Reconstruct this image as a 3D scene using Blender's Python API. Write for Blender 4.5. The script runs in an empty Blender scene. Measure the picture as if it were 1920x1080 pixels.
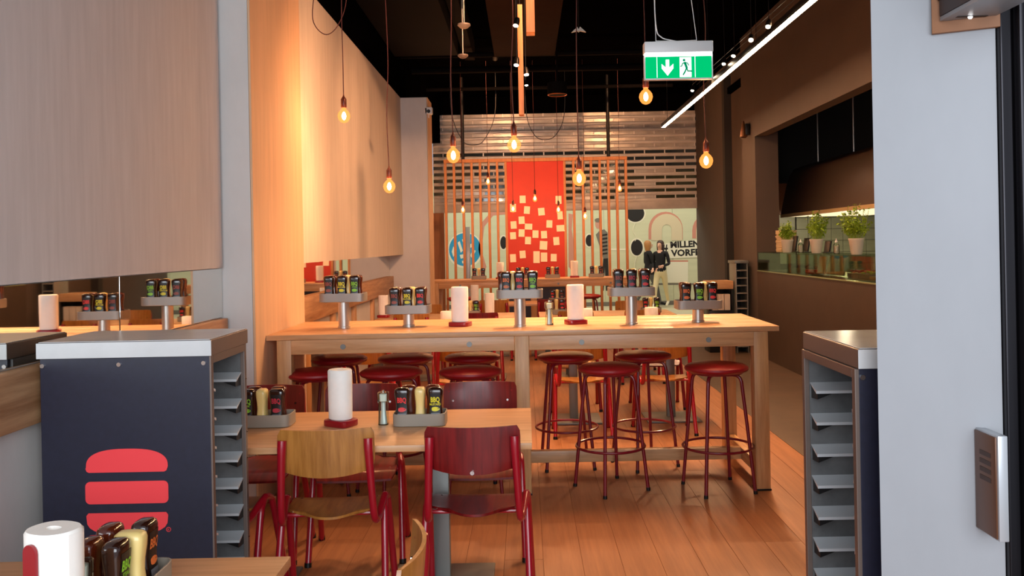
import bpy, bmesh, math, random
from mathutils import Vector, Matrix, Euler
random.seed(7)
S = bpy.context.scene
COL = S.collection
R = math.radians
# ------------------------------------------------------------------ camera, world, light, exposure
F, EYE, TILT = 1600.0, 1.6, 0.0192
cam = bpy.data.cameras.new('camera')
cam.sensor_width = 36.0
cam.lens = 36.0 * F / 1920.0
cam.shift_x = -25 / 1920.0
cam.shift_y = -82 / 1920.0
cam.clip_start = 0.05
camo = bpy.data.objects.new('camera', cam)
COL.objects.link(camo)
camo.matrix_world = Matrix.Translation((0, 0, EYE)) @ Matrix.Rotation(R(90), 4, 'X') @ Matrix.Rotation(-math.atan(TILT), 4, 'Z')
S.camera = camo
S.view_settings.view_transform = 'Standard'
S.view_settings.look = 'None'
S.view_settings.gamma = 1
S.view_settings.use_curve_mapping = False
S.view_settings.exposure = 0.75
w = bpy.data.worlds.new('world')
S.world = w
w.use_nodes = True
w.node_tree.nodes['Background'].inputs[0].default_value = (0.80, 0.88, 1.0, 1)
w.node_tree.nodes['Background'].inputs[1].default_value = 0.32


def area(name, loc, rot, sx, sy, power, color):
    l = bpy.data.lights.new(name, 'AREA')
    l.shape = 'RECTANGLE'
    l.size, l.size_y = sx, sy
    l.energy = power
    l.color = color
    o = bpy.data.objects.new(name, l)
    COL.objects.link(o)
    o.location = loc
    o.rotation_euler = rot
    return o


area('street_daylight', (0.4, -2.2, 2.3), (R(90), 0, 0), 4.5, 3.0, 178, (0.86, 0.93, 1.0))
area('mall_ceiling_light', (1.5, 19.6, 4.3), (0, 0, 0), 9.0, 2.5, 160, (1.0, 0.91, 0.75))


def at(px, py, Y):          # photograph pixel -> world x, z at the real distance Y
    a, b = px - 985.0, py - 458.0
    u, v = a - TILT * b, b + TILT * a
    return u * Y / F, EYE - v * Y / F


# ------------------------------------------------------------------ materials
def lin(c):
    c = c / 255.0
    return c / 12.92 if c <= 0.04045 else ((c + 0.055) / 1.055) ** 2.4


def rgb(t):
    return (lin(t[0]), lin(t[1]), lin(t[2]), 1)


MATS = {}


def mat(name, c, rough=0.5, metal=0.0, var=0.0, scale=6.0, stretch=(1, 1, 1), bump=0.0, c2=None, coat=0.0, rand=0.0, spec=0.5):
    m = bpy.data.materials.new(name)
    m.use_nodes = True
    nt = m.node_tree
    b = nt.nodes['Principled BSDF']
    b.inputs['Base Color'].default_value = rgb(c)
    b.inputs['Roughness'].default_value = rough
    b.inputs['Metallic'].default_value = metal
    b.inputs['Specular IOR Level'].default_value = spec
    if coat:
        b.inputs['Coat Weight'].default_value = coat
        b.inputs['Coat Roughness'].default_value = 0.12
    if var or c2 or bump:
        tc = nt.nodes.new('ShaderNodeTexCoord')
        mp = nt.nodes.new('ShaderNodeMapping')
        mp.inputs['Scale'].default_value = stretch
        nt.links.new(tc.outputs['Object'], mp.inputs['Vector'])
        oi = nt.nodes.new('ShaderNodeObjectInfo')
        mul = nt.nodes.new('ShaderNodeMath')
        mul.operation = 'MULTIPLY'
        mul.inputs[1].default_value = 37.0
        nt.links.new(oi.outputs['Random'], mul.inputs[0])
        nt.links.new(mul.outputs[0], mp.inputs['Location'])
        nz = nt.nodes.new('ShaderNodeTexNoise')
        nz.inputs['Scale'].default_value = scale
        nz.inputs['Detail'].default_value = 6
        nz.inputs['Roughness'].default_value = 0.62
        nt.links.new(mp.outputs[0], nz.inputs['Vector'])
        cr = nt.nodes.new('ShaderNodeValToRGB')
        if c2 is None:
            k1, k2 = 1 - var, 1 + var
            a = tuple(min(1, v * k1) for v in rgb(c)[:3]) + (1,)
            d = tuple(min(1, v * k2) for v in rgb(c)[:3]) + (1,)
        else:
            a, d = rgb(c2), rgb(c)
        cr.color_ramp.elements[0].position = 0.33
        cr.color_ramp.elements[1].position = 0.67
        cr.color_ramp.elements[0].color = a
        cr.color_ramp.elements[1].color = d
        nt.links.new(nz.outputs['Fac'], cr.inputs['Fac'])
        src = cr.outputs['Color']
        if rand:
            hs = nt.nodes.new('ShaderNodeHueSaturation')
            mr = nt.nodes.new('ShaderNodeMapRange')
            mr.inputs['To Min'].default_value = 1 - rand
            mr.inputs['To Max'].default_value = 1 + rand
            nt.links.new(oi.outputs['Random'], mr.inputs['Value'])
            nt.links.new(mr.outputs[0], hs.inputs['Value'])
            nt.links.new(src, hs.inputs['Color'])
            src = hs.outputs['Color']
        nt.links.new(src, b.inputs['Base Color'])
        if bump:
            bp = nt.nodes.new('ShaderNodeBump')
            bp.inputs['Strength'].default_value = bump
            bp.inputs['Distance'].default_value = 0.004
            nt.links.new(nz.outputs['Fac'], bp.inputs['Height'])
            nt.links.new(bp.outputs[0], b.inputs['Normal'])
    MATS[name] = m
    return m


def emit(name, c, strength, clear=0.0):
    m = bpy.data.materials.new(name)
    m.use_nodes = True
    nt = m.node_tree
    nt.nodes.remove(nt.nodes['Principled BSDF'])
    out = nt.nodes['Material Output']
    e = nt.nodes.new('ShaderNodeEmission')
    e.inputs[0].default_value = c if len(c) == 4 else rgb(c)
    e.inputs[1].default_value = strength
    if clear:
        t = nt.nodes.new('ShaderNodeBsdfTransparent')
        mx = nt.nodes.new('ShaderNodeMixShader')
        mx.inputs[0].default_value = 1 - clear
        nt.links.new(t.outputs[0], mx.inputs[1])
        nt.links.new(e.outputs[0], mx.inputs[2])
        nt.links.new(mx.outputs[0], out.inputs[0])
    else:
        nt.links.new(e.outputs[0], out.inputs[0])
    MATS[name] = m
    return m


def clear_glass(name, tint=(255, 255, 255), refl=1.0, rough=0.02):
    m = bpy.data.materials.new(name)
    m.use_nodes = True
    nt = m.node_tree
    nt.nodes.remove(nt.nodes['Principled BSDF'])
    out = nt.nodes['Material Output']
    t = nt.nodes.new('ShaderNodeBsdfTransparent')
    t.inputs[0].default_value = rgb(tint)
    g = nt.nodes.new('ShaderNodeBsdfGlossy')
    g.inputs['Roughness'].default_value = rough
    fr = nt.nodes.new('ShaderNodeFresnel')
    fr.inputs[0].default_value = 1.5
    mu = nt.nodes.new('ShaderNodeMath')
    mu.operation = 'MULTIPLY'
    mu.use_clamp = True
    mu.inputs[1].default_value = refl
    nt.links.new(fr.outputs[0], mu.inputs[0])
    mx = nt.nodes.new('ShaderNodeMixShader')
    nt.links.new(mu.outputs[0], mx.inputs[0])
    nt.links.new(t.outputs[0], mx.inputs[1])
    nt.links.new(g.outputs[0], mx.inputs[2])
    nt.links.new(mx.outputs[0], out.inputs[0])
    MATS[name] = m
    return m


concrete = mat('concrete', (205, 200, 196), 0.85, var=0.07, scale=2.2, stretch=(1, 1, 0.5), bump=0.25)
panel_paint = mat('panel_paint', (194, 188, 188), 0.8, var=0.06, scale=9, stretch=(2.5, 2.5, 0.22), bump=0.12)
panel_lit = mat('panel_paint_lit', (216, 202, 186), 0.8, var=0.06, scale=9, stretch=(2.5, 2.5, 0.22), bump=0.12)  # panel paint lightened to stand in for lamp light on the rear panel
column_lit_tint = mat('column_lit_board', (214, 174, 138), 0.75, var=0.07, scale=7, stretch=(2.5, 2.5, 0.2), bump=0.12)  # bulb light put into the colour of the columns' inner sides
oak_x = mat('oak_along_x', (216, 167, 122), 0.38, c2=(192, 140, 94), scale=5, stretch=(0.6, 9, 9), bump=0.08, rand=0.04)
oak_y = mat('oak_along_y', (206, 156, 106), 0.42, c2=(176, 122, 74), scale=5, stretch=(9, 0.6, 9), bump=0.08, rand=0.05)
oak_z = mat('oak_along_z', (210, 162, 110), 0.45, c2=(184, 132, 84), scale=5, stretch=(9, 9, 0.6), bump=0.08, rand=0.05)
board_wood = mat('wall_board_wood', (196, 150, 108), 0.5, c2=(150, 104, 68), scale=3.5, stretch=(9, 0.5, 6), bump=0.1, rand=0.05)
floor_wood = mat('floor_wood', (172, 113, 72), 0.42, c2=(150, 93, 57), scale=3.5, stretch=(9, 0.5, 9), bump=0.04, rand=0.035)
floor_dark = mat('floor_dark_tile', (88, 66, 50), 0.55, var=0.15, scale=3)
subfloor = mat('subfloor', (128, 78, 46), 0.9)
ply = mat('plywood_seat', (186, 124, 58), 0.32, c2=(150, 92, 36), scale=5, stretch=(9, 1.2, 0.8), coat=0.25)
ply_red = mat('red_stained_plywood', (128, 22, 22), 0.34, c2=(92, 10, 12), scale=5, stretch=(9, 1.2, 0.8), coat=0.2)
red_metal = mat('red_tube', (158, 14, 32), 0.28, coat=0.4)
stool_metal = mat('dark_red_tube', (122, 16, 30), 0.3, coat=0.4)
red_vinyl = mat('red_vinyl', (150, 22, 30), 0.36, var=0.1, scale=10)
grey_metal = mat('grey_metal', (132, 132, 128), 0.45, metal=0.5)
steel = mat('brushed_steel', (190, 186, 180), 0.34, metal=0.75, var=0.08, scale=8, stretch=(8, 8, 0.5))
steel_tray = mat('caddy_steel', (146, 138, 130), 0.42, metal=0.35, var=0.06, scale=6)
steel_dark = mat('tray_rack_steel', (112, 112, 112), 0.4, metal=0.4, var=0.3, scale=5)
rail_steel = mat('rail_steel', (228, 230, 232), 0.3, metal=0.35)
pillar_paint = mat('pillar_concrete', (161, 162, 166), 0.85, var=0.05, scale=2.2, stretch=(1, 1, 0.5), bump=0.25)
caddy_grey = mat('caddy_grey', (150, 140, 126), 0.5, metal=0.1)
chrome = mat('chrome', (225, 225, 225), 0.12, metal=1.0)
black = mat('ceiling_black', (6, 5, 5), 1.0, spec=0.0)
black_metal = mat('black_metal', (24, 22, 22), 0.4, metal=0.3)
frame_metal = mat('door_frame_metal', (38, 36, 40), 0.3, metal=0.7)
duct_black = mat('duct_black', (12, 10, 10), 0.8, spec=0.06)
brown_panel = mat('brown_acoustic_panel', (40, 25, 17), 0.9, spec=0.05, var=0.1, scale=4)
brown_wall = mat('brown_wall', (86, 70, 60), 0.78, var=0.05, scale=3, bump=0.05)
kit_wall = mat('kitchen_wall', (46, 40, 36), 0.8)
counter_brown = mat('counter_brown', (74, 58, 48), 0.5, var=0.1, scale=4)
hood_brown = mat('hood_brown', (88, 70, 60), 0.38, metal=0.35, var=0.06, scale=3)
navy = mat('navy_laminate', (31, 32, 50), 0.42, var=0.12, scale=40)
logo_red = mat('logo_red', (246, 66, 72), 0.5)
stone_top = mat('pale_stone_top', (206, 206, 206), 0.22, var=0.05, scale=5)
cab_edge = mat('cabinet_edge_brown', (118, 102, 94), 0.4, metal=0.3)
mirror = mat('mirror', (232, 232, 228), 0.02, metal=1.0)
white_paper = mat('white_paper', (246, 240, 232), 0.9, var=0.02, scale=30)
note_paper = mat('note_paper', (244, 222, 196), 0.9)
red_plastic = mat('red_plastic', (150, 18, 30), 0.3, coat=0.3)
sauce_dark = mat('dark_sauce', (44, 19, 11), 0.16, coat=0.6)
sauce_brown = mat('brown_sauce', (86, 30, 12), 0.16, coat=0.6)
mayo = mat('cream_sauce', (236, 206, 130), 0.3, coat=0.3)
label_black = mat('label_black', (20, 18, 18), 0.4)
label_grey = mat('label_grey', (120, 124, 132), 0.4, metal=0.3)
lab = {'green': mat('lettering_green', (140, 205, 50), 0.5), 'red': mat('lettering_red', (226, 52, 50), 0.5),
       'yellow': mat('lettering_yellow', (226, 214, 40), 0.5), 'orange': mat('lettering_orange', (220, 112, 52), 0.5),
       'brown': mat('lettering_brown', (150, 70, 54), 0.5), 'crimson': mat('lettering_crimson', (176, 40, 56), 0.5)}
shutter_alu = mat('shutter_aluminium', (228, 220, 210), 0.36, metal=0.2, var=0.12, scale=3)
red_board = mat('red_board', (190, 44, 16), 0.55, var=0.05, scale=3)
slat_wood = mat('slat_wood', (196, 132, 84), 0.55, c2=(170, 108, 64), scale=4, stretch=(9, 9, 0.6))
cord_red = mat('red_cord', (66, 18, 16), 0.7)
socket_mat = mat('lamp_socket', (84, 38, 28), 0.35, metal=0.4)
white_plastic = mat('white_plastic', (225, 222, 220), 0.4)
leaf = mat('basil_leaf', (146, 176, 40), 0.5, var=0.3, scale=20)
pot_white = mat('white_pot', (230, 222, 206), 0.5)
tile_green = mat('kitchen_tile', (156, 160, 130), 0.35, var=0.1, scale=2, stretch=(1, 1, 5))
mural_bg = mat('mural_mint', (208, 208, 172), 0.7, var=0.05, scale=1.5, stretch=(0.4, 1, 5))
mural_beige = mat('mural_beige', (216, 200, 164), 0.7)
mural_pink = mat('mural_pink', (206, 140, 118), 0.7)
mural_white = mat('mural_white', (236, 230, 204), 0.7)
mural_black = mat('mural_black', (28, 24, 22), 0.6)
mural_blue = mat('mural_blue', (44, 150, 190), 0.6)
mural_grey = mat('mural_grey', (120, 112, 100), 0.7)
mall_floor = mat('mall_floor', (196, 190, 160), 0.4, var=0.05)
skin = mat('skin', (222, 168, 138), 0.6)
hair_blond = mat('blond_hair', (176, 118, 60), 0.55)
hair_dark = mat('dark_hair', (58, 32, 20), 0.5)
cloth_black = mat('black_cloth', (22, 20, 22), 0.9)
cloth_cream = mat('cream_trousers', (226, 208, 160), 0.9)
cloth_grey = mat('grey_trousers', (92, 88, 84), 0.9)
tomato = mat('tomato', (200, 40, 22), 0.3)
box_board = mat('carton', (206, 180, 140), 0.8)
box_white = mat('white_carton', (226, 206, 186), 0.8)
bulb_glass = emit('bulb_glass', (1.0, 0.30, 0.055, 1), 1.25, clear=0.5)
bulb_core = emit('bulb_filament', (1.0, 0.72, 0.36, 1), 26.0)
led_mat = emit('led_strip', (1.0, 0.60, 0.33, 1), 58.0)
spot_face = emit('spot_lamp_face', (1.0, 0.80, 0.55, 1), 30.0)
hood_light = emit('hood_lamp', (1.0, 0.78, 0.46, 1), 0.8)
sign_green = emit('sign_green', (0.0, 0.36, 0.11, 1), 1.0)
sign_white = emit('sign_white', (0.9, 1.0, 0.95, 1), 1.3)
sign_tube = emit('sign_tube', (0.9, 0.95, 1.0, 1), 3.0)
shutter_sheen = mat('shutter_sheen', (206, 198, 186), 0.25, metal=0.3, var=0.25, scale=4)  # opaque silver standing in for reflections on the shutter panes
glass = clear_glass('clear_glass', (236, 245, 238))
counter_glass = clear_glass('counter_glass', (216, 222, 206), 0.3)
shutter_pane = clear_glass('shutter_pane', (120, 112, 100), 2.6, 0.08)
door_glass = clear_glass('door_glass', (120, 125, 135), 1.4)

# ------------------------------------------------------------------ mesh helpers


def add_box(bm, c, s, bev=0.0, rot=None, seg=2):
    r = bmesh.ops.create_cube(bm, size=1.0)
    vs = r['verts']
    for v in vs:
        v.co = Vector((v.co.x * s[0], v.co.y * s[1], v.co.z * s[2]))
    if bev > 0:
        es = list({e for v in vs for e in v.link_edges})
        o = bmesh.ops.bevel(bm, geom=es, offset=bev, segments=seg, affect='EDGES', profile=0.5, clamp_overlap=True)
        vs = list({v for f in o['faces'] for v in f.verts} | {v for v in vs if v.is_valid})
    M = (rot.to_matrix() if rot else Matrix.Identity(3))
    for v in vs:
        v.co = M @ v.co + Vector(c)
    return bm


def box2(bm, x0, x1, y0, y1, z0, z1, bev=0.0):
    return add_box(bm, ((x0 + x1) / 2, (y0 + y1) / 2, (z0 + z1) / 2), (x1 - x0, y1 - y0, z1 - z0), bev)


def smooth_path(pts, n=5):
    pts = [Vector(p) for p in pts]
    if len(pts) < 3:
        return pts
    out = []
    for i in range(len(pts) - 1):
        p0 = pts[max(i - 1, 0)]
        p1, p2 = pts[i], pts[i + 1]
        p3 = pts[min(i + 2, len(pts) - 1)]
        for k in range(n):
            t = k / n
            out.append(0.5 * ((2 * p1) + (-p0 + p2) * t + (2 * p0 - 5 * p1 + 4 * p2 - p3) * t * t + (-p0 + 3 * p1 - 3 * p2 + p3) * t ** 3))
    out.append(pts[-1])
    return out


def add_tube(bm, pts, r, n=10, smooth=0, closed=False):
    if smooth:
        pts = smooth_path(pts, smooth)
    pts = [Vector(p) for p in pts]
    m = len(pts)
    rad = r if isinstance(r, (list, tuple)) else [r] * m
    tang = []
    for i in range(m):
        if closed:
            t = pts[(i + 1) % m] - pts[i - 1]
        else:
            t = pts[min(i + 1, m - 1)] - pts[max(i - 1, 0)]
        tang.append(t.normalized())
    ref = Vector((0, 0, 1)) if abs(tang[0].z) < 0.9 else Vector((1, 0, 0))
    u = (ref - tang[0] * ref.dot(tang[0])).normalized()
    rings = []
    for i in range(m):
        u = (u - tang[i] * u.dot(tang[i])).normalized()
        v = tang[i].cross(u)
        rings.append([bm.verts.new(pts[i] + (u * math.cos(2 * math.pi * k / n) + v * math.sin(2 * math.pi * k / n)) * rad[i]) for k in range(n)])
    for i in range(m if closed else m - 1):
        a, b = rings[i], rings[(i + 1) % m]
        for k in range(n):
            bm.faces.new((a[k], a[(k + 1) % n], b[(k + 1) % n], b[k]))
    if not closed:
        bm.faces.new(list(reversed(rings[0])))
        bm.faces.new(rings[-1])
    return bm


def add_lathe(bm, prof, n=20, c=(0, 0, 0), sx=1.0, sy=1.0):
    rings = []
    for r, z in prof:
        rings.append([bm.verts.new((c[0] + r * sx * math.cos(2 * math.pi * k / n), c[1] + r * sy * math.sin(2 * math.pi * k / n), c[2] + z)) for k in range(n)])
    for a, b in zip(rings, rings[1:]):
        for k in range(n):
            bm.faces.new((a[k], a[(k + 1) % n], b[(k + 1) % n], b[k]))
    bm.faces.new(list(reversed(rings[0])))
    bm.faces.new(rings[-1])
    return bm


def sup(hx, hy, e, t):
    c, s = math.cos(t), math.sin(t)
    return (math.copysign(abs(c) ** (2 / e), c) * hx, math.copysign(abs(s) ** (2 / e), s) * hy)


def add_loft(bm, secs, e=4.0, n=24, c=(0, 0, 0)):
    rings = []
    for z, hx, hy in secs:
        rings.append([bm.verts.new((c[0] + sup(hx, hy, e, 2 * math.pi * k / n)[0], c[1] + sup(hx, hy, e, 2 * math.pi * k / n)[1], c[2] + z)) for k in range(n)])
    for a, b in zip(rings, rings[1:]):
        for k in range(n):
            bm.faces.new((a[k], a[(k + 1) % n], b[(k + 1) % n], b[k]))
    bm.faces.new(list(reversed(rings[0])))
    bm.faces.new(rings[-1])
    return bm


def add_plate(bm, pts, y0, y1):
    """outline in x,z extruded from y0 (front) to y1"""
    a = [bm.verts.new((p[0], y0, p[1])) for p in pts]
    b = [bm.verts.new((p[0], y1, p[1])) for p in pts]
    n = len(pts)
    bm.faces.new(a)
    bm.faces.new(list(reversed(b)))
    for k in range(n):
        bm.faces.new((a[k], b[k], b[(k + 1) % n], a[(k + 1) % n]))
    bmesh.ops.recalc_face_normals(bm, faces=bm.faces)
    return bm


def obj(name, bm, m, parent=None, loc=None, rotz=0.0, smooth=True):
    me = bpy.data.meshes.new(name)
    bmesh.ops.recalc_face_normals(bm, faces=bm.faces)
    bm.to_mesh(me)
    bm.free()
    if smooth:
        me.shade_smooth()
        me.set_sharp_from_angle(angle=R(40))
    me.materials.append(m)
    o = bpy.data.objects.new(name, me)
    COL.objects.link(o)
    if parent:
        o.parent = parent
    if loc:
        o.location = loc
    o.rotation_euler.z = rotz
    return o


def inst(name, me, parent=None, loc=(0, 0, 0), rot=(0, 0, 0), scale=None):
    o = bpy.data.objects.new(name, me)
    COL.objects.link(o)
    if parent:
        o.parent = parent
    o.location = loc
    o.rotation_euler = rot
    if scale:
        o.scale = scale
    return o


def tag(o, label, cat, group=None, kind=None):
    o['label'] = label
    o['category'] = cat
    if group:
        o['group'] = group
    if kind:
        o['kind'] = kind
    return o


def thing(name, label, cat, loc=(0, 0, 0), rotz=0.0, group=None):
    o = bpy.data.objects.new(name, None)
    o.empty_display_size = 0.1
    COL.objects.link(o)
    o.location = loc
    o.rotation_euler.z = rotz
    return tag(o, label, cat, group)


def struct(name, bm, m, parent=None, smooth=False):
    o = obj(name, bm, m, parent, smooth=smooth)
    if parent is None:
        o['kind'] = 'structure'
    return o


def children(o):
    return list(o.children)


def copy_tree(o, loc, rotz, label, group=None):
    r = o.copy()
    COL.objects.link(r)
    r.location = loc
    r.rotation_euler.z = rotz
    r['label'] = label
    if group:
        r['group'] = group
    for ch in list(o.children):
        c = ch.copy()
        COL.objects.link(c)
        c.parent = r
        for g in list(ch.children):
            d = g.copy()
            COL.objects.link(d)
            d.parent = c
    return r


def B():
    return bmesh.new()


def text_mesh(s, size, m, offset=0.0, extrude=0.0, res=2):
    cu = bpy.data.curves.new('lettering', 'FONT')
    cu.body = s
    cu.size = size
    cu.offset = offset
    cu.extrude = extrude
    cu.resolution_u = res
    cu.align_x = 'CENTER'
    o = bpy.data.objects.new('lettering', cu)
    COL.objects.link(o)
    dg = bpy.context.evaluated_depsgraph_get()
    me = bpy.data.meshes.new_from_object(o.evaluated_get(dg))
    bpy.data.objects.remove(o)
    bpy.data.curves.remove(cu)
    me.materials.clear()
    me.materials.append(m)
    return me


# ------------------------------------------------------------------ the setting: floor
FLOOR_EDGE = 2.02
b = B()
box2(b, -1.90, FLOOR_EDGE, 0.2, 17.0, -0.16, -0.0045)
box2(b, FLOOR_EDGE + 0.002, 7.0, 0.2, 17.0, -0.16, 0.0)
floor = struct('floor', b, floor_dark)
b = B(); box2(b, -1.90, FLOOR_EDGE, 0.2, 17.0, -0.0044, -0.0022); obj('joint_filler', b, subfloor, floor, smooth=False)
plank_w = 0.196
meshes = {}
for i in range(20):
    x0 = -1.90 + i * plank_w
    y = 0.2 - ((i * 1.43) % 3.4)
    while y < 17.0:
        y1 = min(y + 3.4, 17.0)
        ys = max(y, 0.2)
        L = y1 - ys
        if L > 0.05:
            k = round(L, 3)
            if k not in meshes:
                q = B()
                add_box(q, (0, 0, -0.0011), (plank_w - 0.002, L - 0.002, 0.0022), 0.0007, seg=1)
                o = obj('plank', q, floor_wood, floor, (x0 + plank_w / 2, ys + L / 2, 0), smooth=False)
                meshes[k] = o.data
            else:
                inst('plank', meshes[k], floor, (x0 + plank_w / 2, ys + L / 2, 0))
        y += 3.4
b = B()
box2(b, -8, 12, 17.02, 24, -0.16, -0.002)
struct('floor.001', b, mall_floor)

# ------------------------------------------------------------------ left wall
WT = 3.64
b = B()
box2(b, -2.05, -1.87, 0.2, 17.0, 0, WT)
wl = struct('wall_left', b, concrete)
b = B(); box2(b, -1.87, -1.845, 0.2, 5.19, 1.492, WT); obj('upper_panel', b, panel_paint, wl, smooth=False)
for y0, y1 in ((0.6, 3.895), (3.905, 5.225)):
    b = B(); box2(b, -1.868, -1.86, y0, y1, 1.19, 1.488, 0.001); obj('mirror_pane', b, mirror, wl, smooth=False)
b = B(); box2(b, -1.87, -1.82, 0.2, 5.20, 0.97, 1.185, 0.003); obj('wall_board', b, board_wood, wl)
b = B(); box2(b, -1.87, -1.679, 5.23, 6.40, 0, WT)
cl = obj('column', b, concrete, wl, smooth=False)
b = B(); box2(b, -1.678, -1.664, 5.232, 6.40, 0.0, WT, 0.001); obj('column_lit_board', b, column_lit_tint, wl, smooth=False)  # thin sheet carrying the bulb-lit orange of the column side
b = B(); box2(b, -1.87, -1.675, 6.405, 11.70, 1.49, WT); obj('upper_panel', b, panel_lit, wl, smooth=False)
for y0, y1 in ((6.41, 9.0), (9.006, 11.69)):
    b = B(); box2(b, -1.868, -1.86, y0, y1, 1.20, 1.488, 0.001); obj('mirror_pane', b, mirror, wl, smooth=False)
b = B(); box2(b, -1.87, -1.81, 6.41, 11.68, 0.985, 1.20, 0.003); obj('wall_board', b, board_wood, wl)
for yy in (7.2, 8.1, 9.1, 10.2, 11.2):
    b = B(); box2(b, -1.87, -1.835, yy, yy + 0.12, 0, 0.98, 0.003); obj('wall_post', b, oak_z, wl)
b = B(); box2(b, -1.87, -1.32, 11.70, 12.2, 0, WT); obj('end_column', b, concrete, wl, smooth=False)
b = B(); box2(b, -1.318, -1.305, 11.705, 12.2, 0, WT, 0.001); obj('end_column_lit_board', b, column_lit_tint, wl, smooth=False)  # same bulb-lit tint on the end column
b = B(); box2(b, -2.05, -1.65, 0.2, 17.0, WT + 0.001, 4.55)
struct('wall_left.001', b, black)
# black jambs of the shutter and the wooden strip beside them
b = B(); box2(b, -2.05, -1.83, 16.85, 17.0, 0, 3.6, 0.004)
struct('trim_1', b, black_metal)
b = B(); box2(b, -1.82, -1.60, 16.9, 17.0, 0, 2.25, 0.004)
struct('trim_2', b, slat_wood)
b = B(); box2(b, 3.44, 3.56, 16.8, 17.0, 0, 3.6, 0.004)
struct('trim_3', b, black_metal)

# ------------------------------------------------------------------ right wall with the kitchen opening
b = B()
box2(b, 3.2, 3.36, 2.6, 6.0, 0, 4.55)
wr = struct('wall_right', b, brown_wall)
b = B(); box2(b, 3.2, 3.32, 6.0, 11.8, 0, 1.18, 0.003); obj('counter_front', b, counter_brown, wr, smooth=False)
b = B(); box2(b, 3.2, 3.36, 6.0, 11.8, 3.03, 4.55, 0.003); obj('lintel', b, brown_wall, wr, smooth=False)
b = B(); box2(b, 3.2, 3.52, 11.8, 12.5, 0, 4.55, 0.003); obj('pier', b, brown_wall, wr, smooth=False)
b = B(); box2(b, 3.42, 3.6, 12.5, 17.0, 0, 4.55)
struct('wall_right.001', b, brown_wall)
b = B(); box2(b, 3.12, 3.195, 12.505, 12.52, 0, 0.01); b.free()
b = B(); box2(b, 3.3, 7.0, 14.0, 14.15, 0, 4.3)
ke = struct('wall_kitchen_end', b, kit_wall)
b = B(); box2(b, 6.2, 6.35, 5.0, 14.0, 0, 4.3)
struct('wall_kitchen_back', b, kit_wall)
b = B(); box2(b, 3.36, 7.0, 5.0, 14.15, 4.0, 4.1)
struct('ceiling_kitchen', b, black)
# tiled area and framed pass-through on the kitchen end wall
for i in range(9):
    for j in range(6):
        b = B(); box2(b, 4.45 + i * 0.19, 4.45 + i * 0.19 + 0.184, 13.985, 14.0, 1.0 + j * 0.19, 1.0 + j * 0.19 + 0.184, 0.002)
        obj('tile', b, tile_green, ke, smooth=False)
b = B(); box2(b, 4.05, 4.42, 13.97, 13.99, 1.2, 2.2); obj('pass_through_glass', b, tile_green, ke, smooth=False)
b = B()
box2(b, 3.99, 4.06, 13.93, 14.0, 1.2, 2.27); box2(b, 4.06, 4.42, 13.93, 14.0, 2.2, 2.27)
obj('pass_through_frame', b, cab_edge, ke, smooth=False)

# ------------------------------------------------------------------ ceiling
b = B(); box2(b, -2.05, 7.0, 0.2, 17.3, 4.55, 4.7)
ceil = struct('ceiling', b, black)
b = B(); box2(b, -2.05, 3.6, 17.0, 17.3, 4.13, 4.55)
struct('wall_back', b, black)
b = B(); box2(b, -8, 12, 17.25, 23, 4.75, 4.85)
struct('ceiling.001', b, black)

# ------------------------------------------------------------------ near right: white pillar, door frame
b = B()
fp_ = [(0.992, 2.42), (1.272, 2.29), (1.272, 2.50), (1.05, 2.50)]
va = [b.verts.new((p[0], p[1], 0)) for p in fp_]
vb = [b.verts.new((p[0], p[1], 4.55)) for p in fp_]
b.faces.new(va); b.faces.new(vb)
for k in range(4):
    b.faces.new((va[k], va[(k + 1) % 4], vb[(k + 1) % 4], vb[k]))
struct('wall_pillar', b, pillar_paint)
b = B(); box2(b, 1.272, 3.3, 2.44, 2.60, 0, 4.55)
struct('wall_front', b, black)
b = B(); box2(b, 1.274, 1.305, 2.27, 2.40, 0, 4.5, 0.004)
df = struct('door_1', b, frame_metal)
b = B(); box2(b, 1.308, 1.326, 2.24, 2.33, 0, 4.5, 0.004); obj('frame_profile', b, frame_metal, df)
b = B(); box2(b, 1.328, 1.352, 2.26, 2.34, 0, 4.5, 0.002); obj('glass_edge', b, mat('door_edge_grey', (112, 120, 132), .4), df)
b = B(); box2(b, 1.352, 2.6, 2.29, 2.30, 0, 2.35, 0.001); obj('glass_pane', b, door_glass, df)
b = B(); box2(b, 1.352, 2.6, 2.27, 2.33, 2.35, 2.55, 0.003); obj('transom', b, frame_metal, df)

t = thing('door_closer_box', 'dark brown box with grey underside fixed high on the white pillar', 'door closer', (1.203, 2.321, 2.185))
b = B(); add_box(b, (0, -.010, .235), (.165, .018, .53), .002, Euler((0, 0, R(-24.9)))); obj('back_plate', b, mat('brown_plate', (140, 92, 58), 0.6), t)
b = B(); box2(b, -0.066, 0.066, -0.36, 0.0, 0.012, 0.5, 0.003); cv = obj('cover', b, mat('closer_brown', (60, 48, 46), 0.5), t)
b = B(); box2(b, -0.069, -0.0665, -0.36, 0.0, 0.055, 0.064, 0.001); obj('cover_groove', b, black_metal, cv)
b = B(); box2(b, -0.064, 0.064, -0.355, 0.0, 0.0, 0.0115, 0.001); uc = obj('underside', b, mat('closer_grey', (150, 150, 152), 0.4), t)
b = B(); add_lathe(b, [(0.004, -0.006), (0.006, -0.002), (0.006, 0.0)], 12, (-0.005, -0.045, 0)); obj('indicator_lamp', b, emit('indicator', (1, 1, 1, 1), 4.0), uc)
b = B(); box2(b, -0.04, 0.04, -0.052, -0.036, -0.001, 0.0, 0.0003); obj('lamp_slot', b, black_metal, uc)
t = thing('door_push_box', 'flat silver and brown push plate on the right edge of the white pillar', 'push plate', (1.212, 2.319, 0.93))
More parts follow.
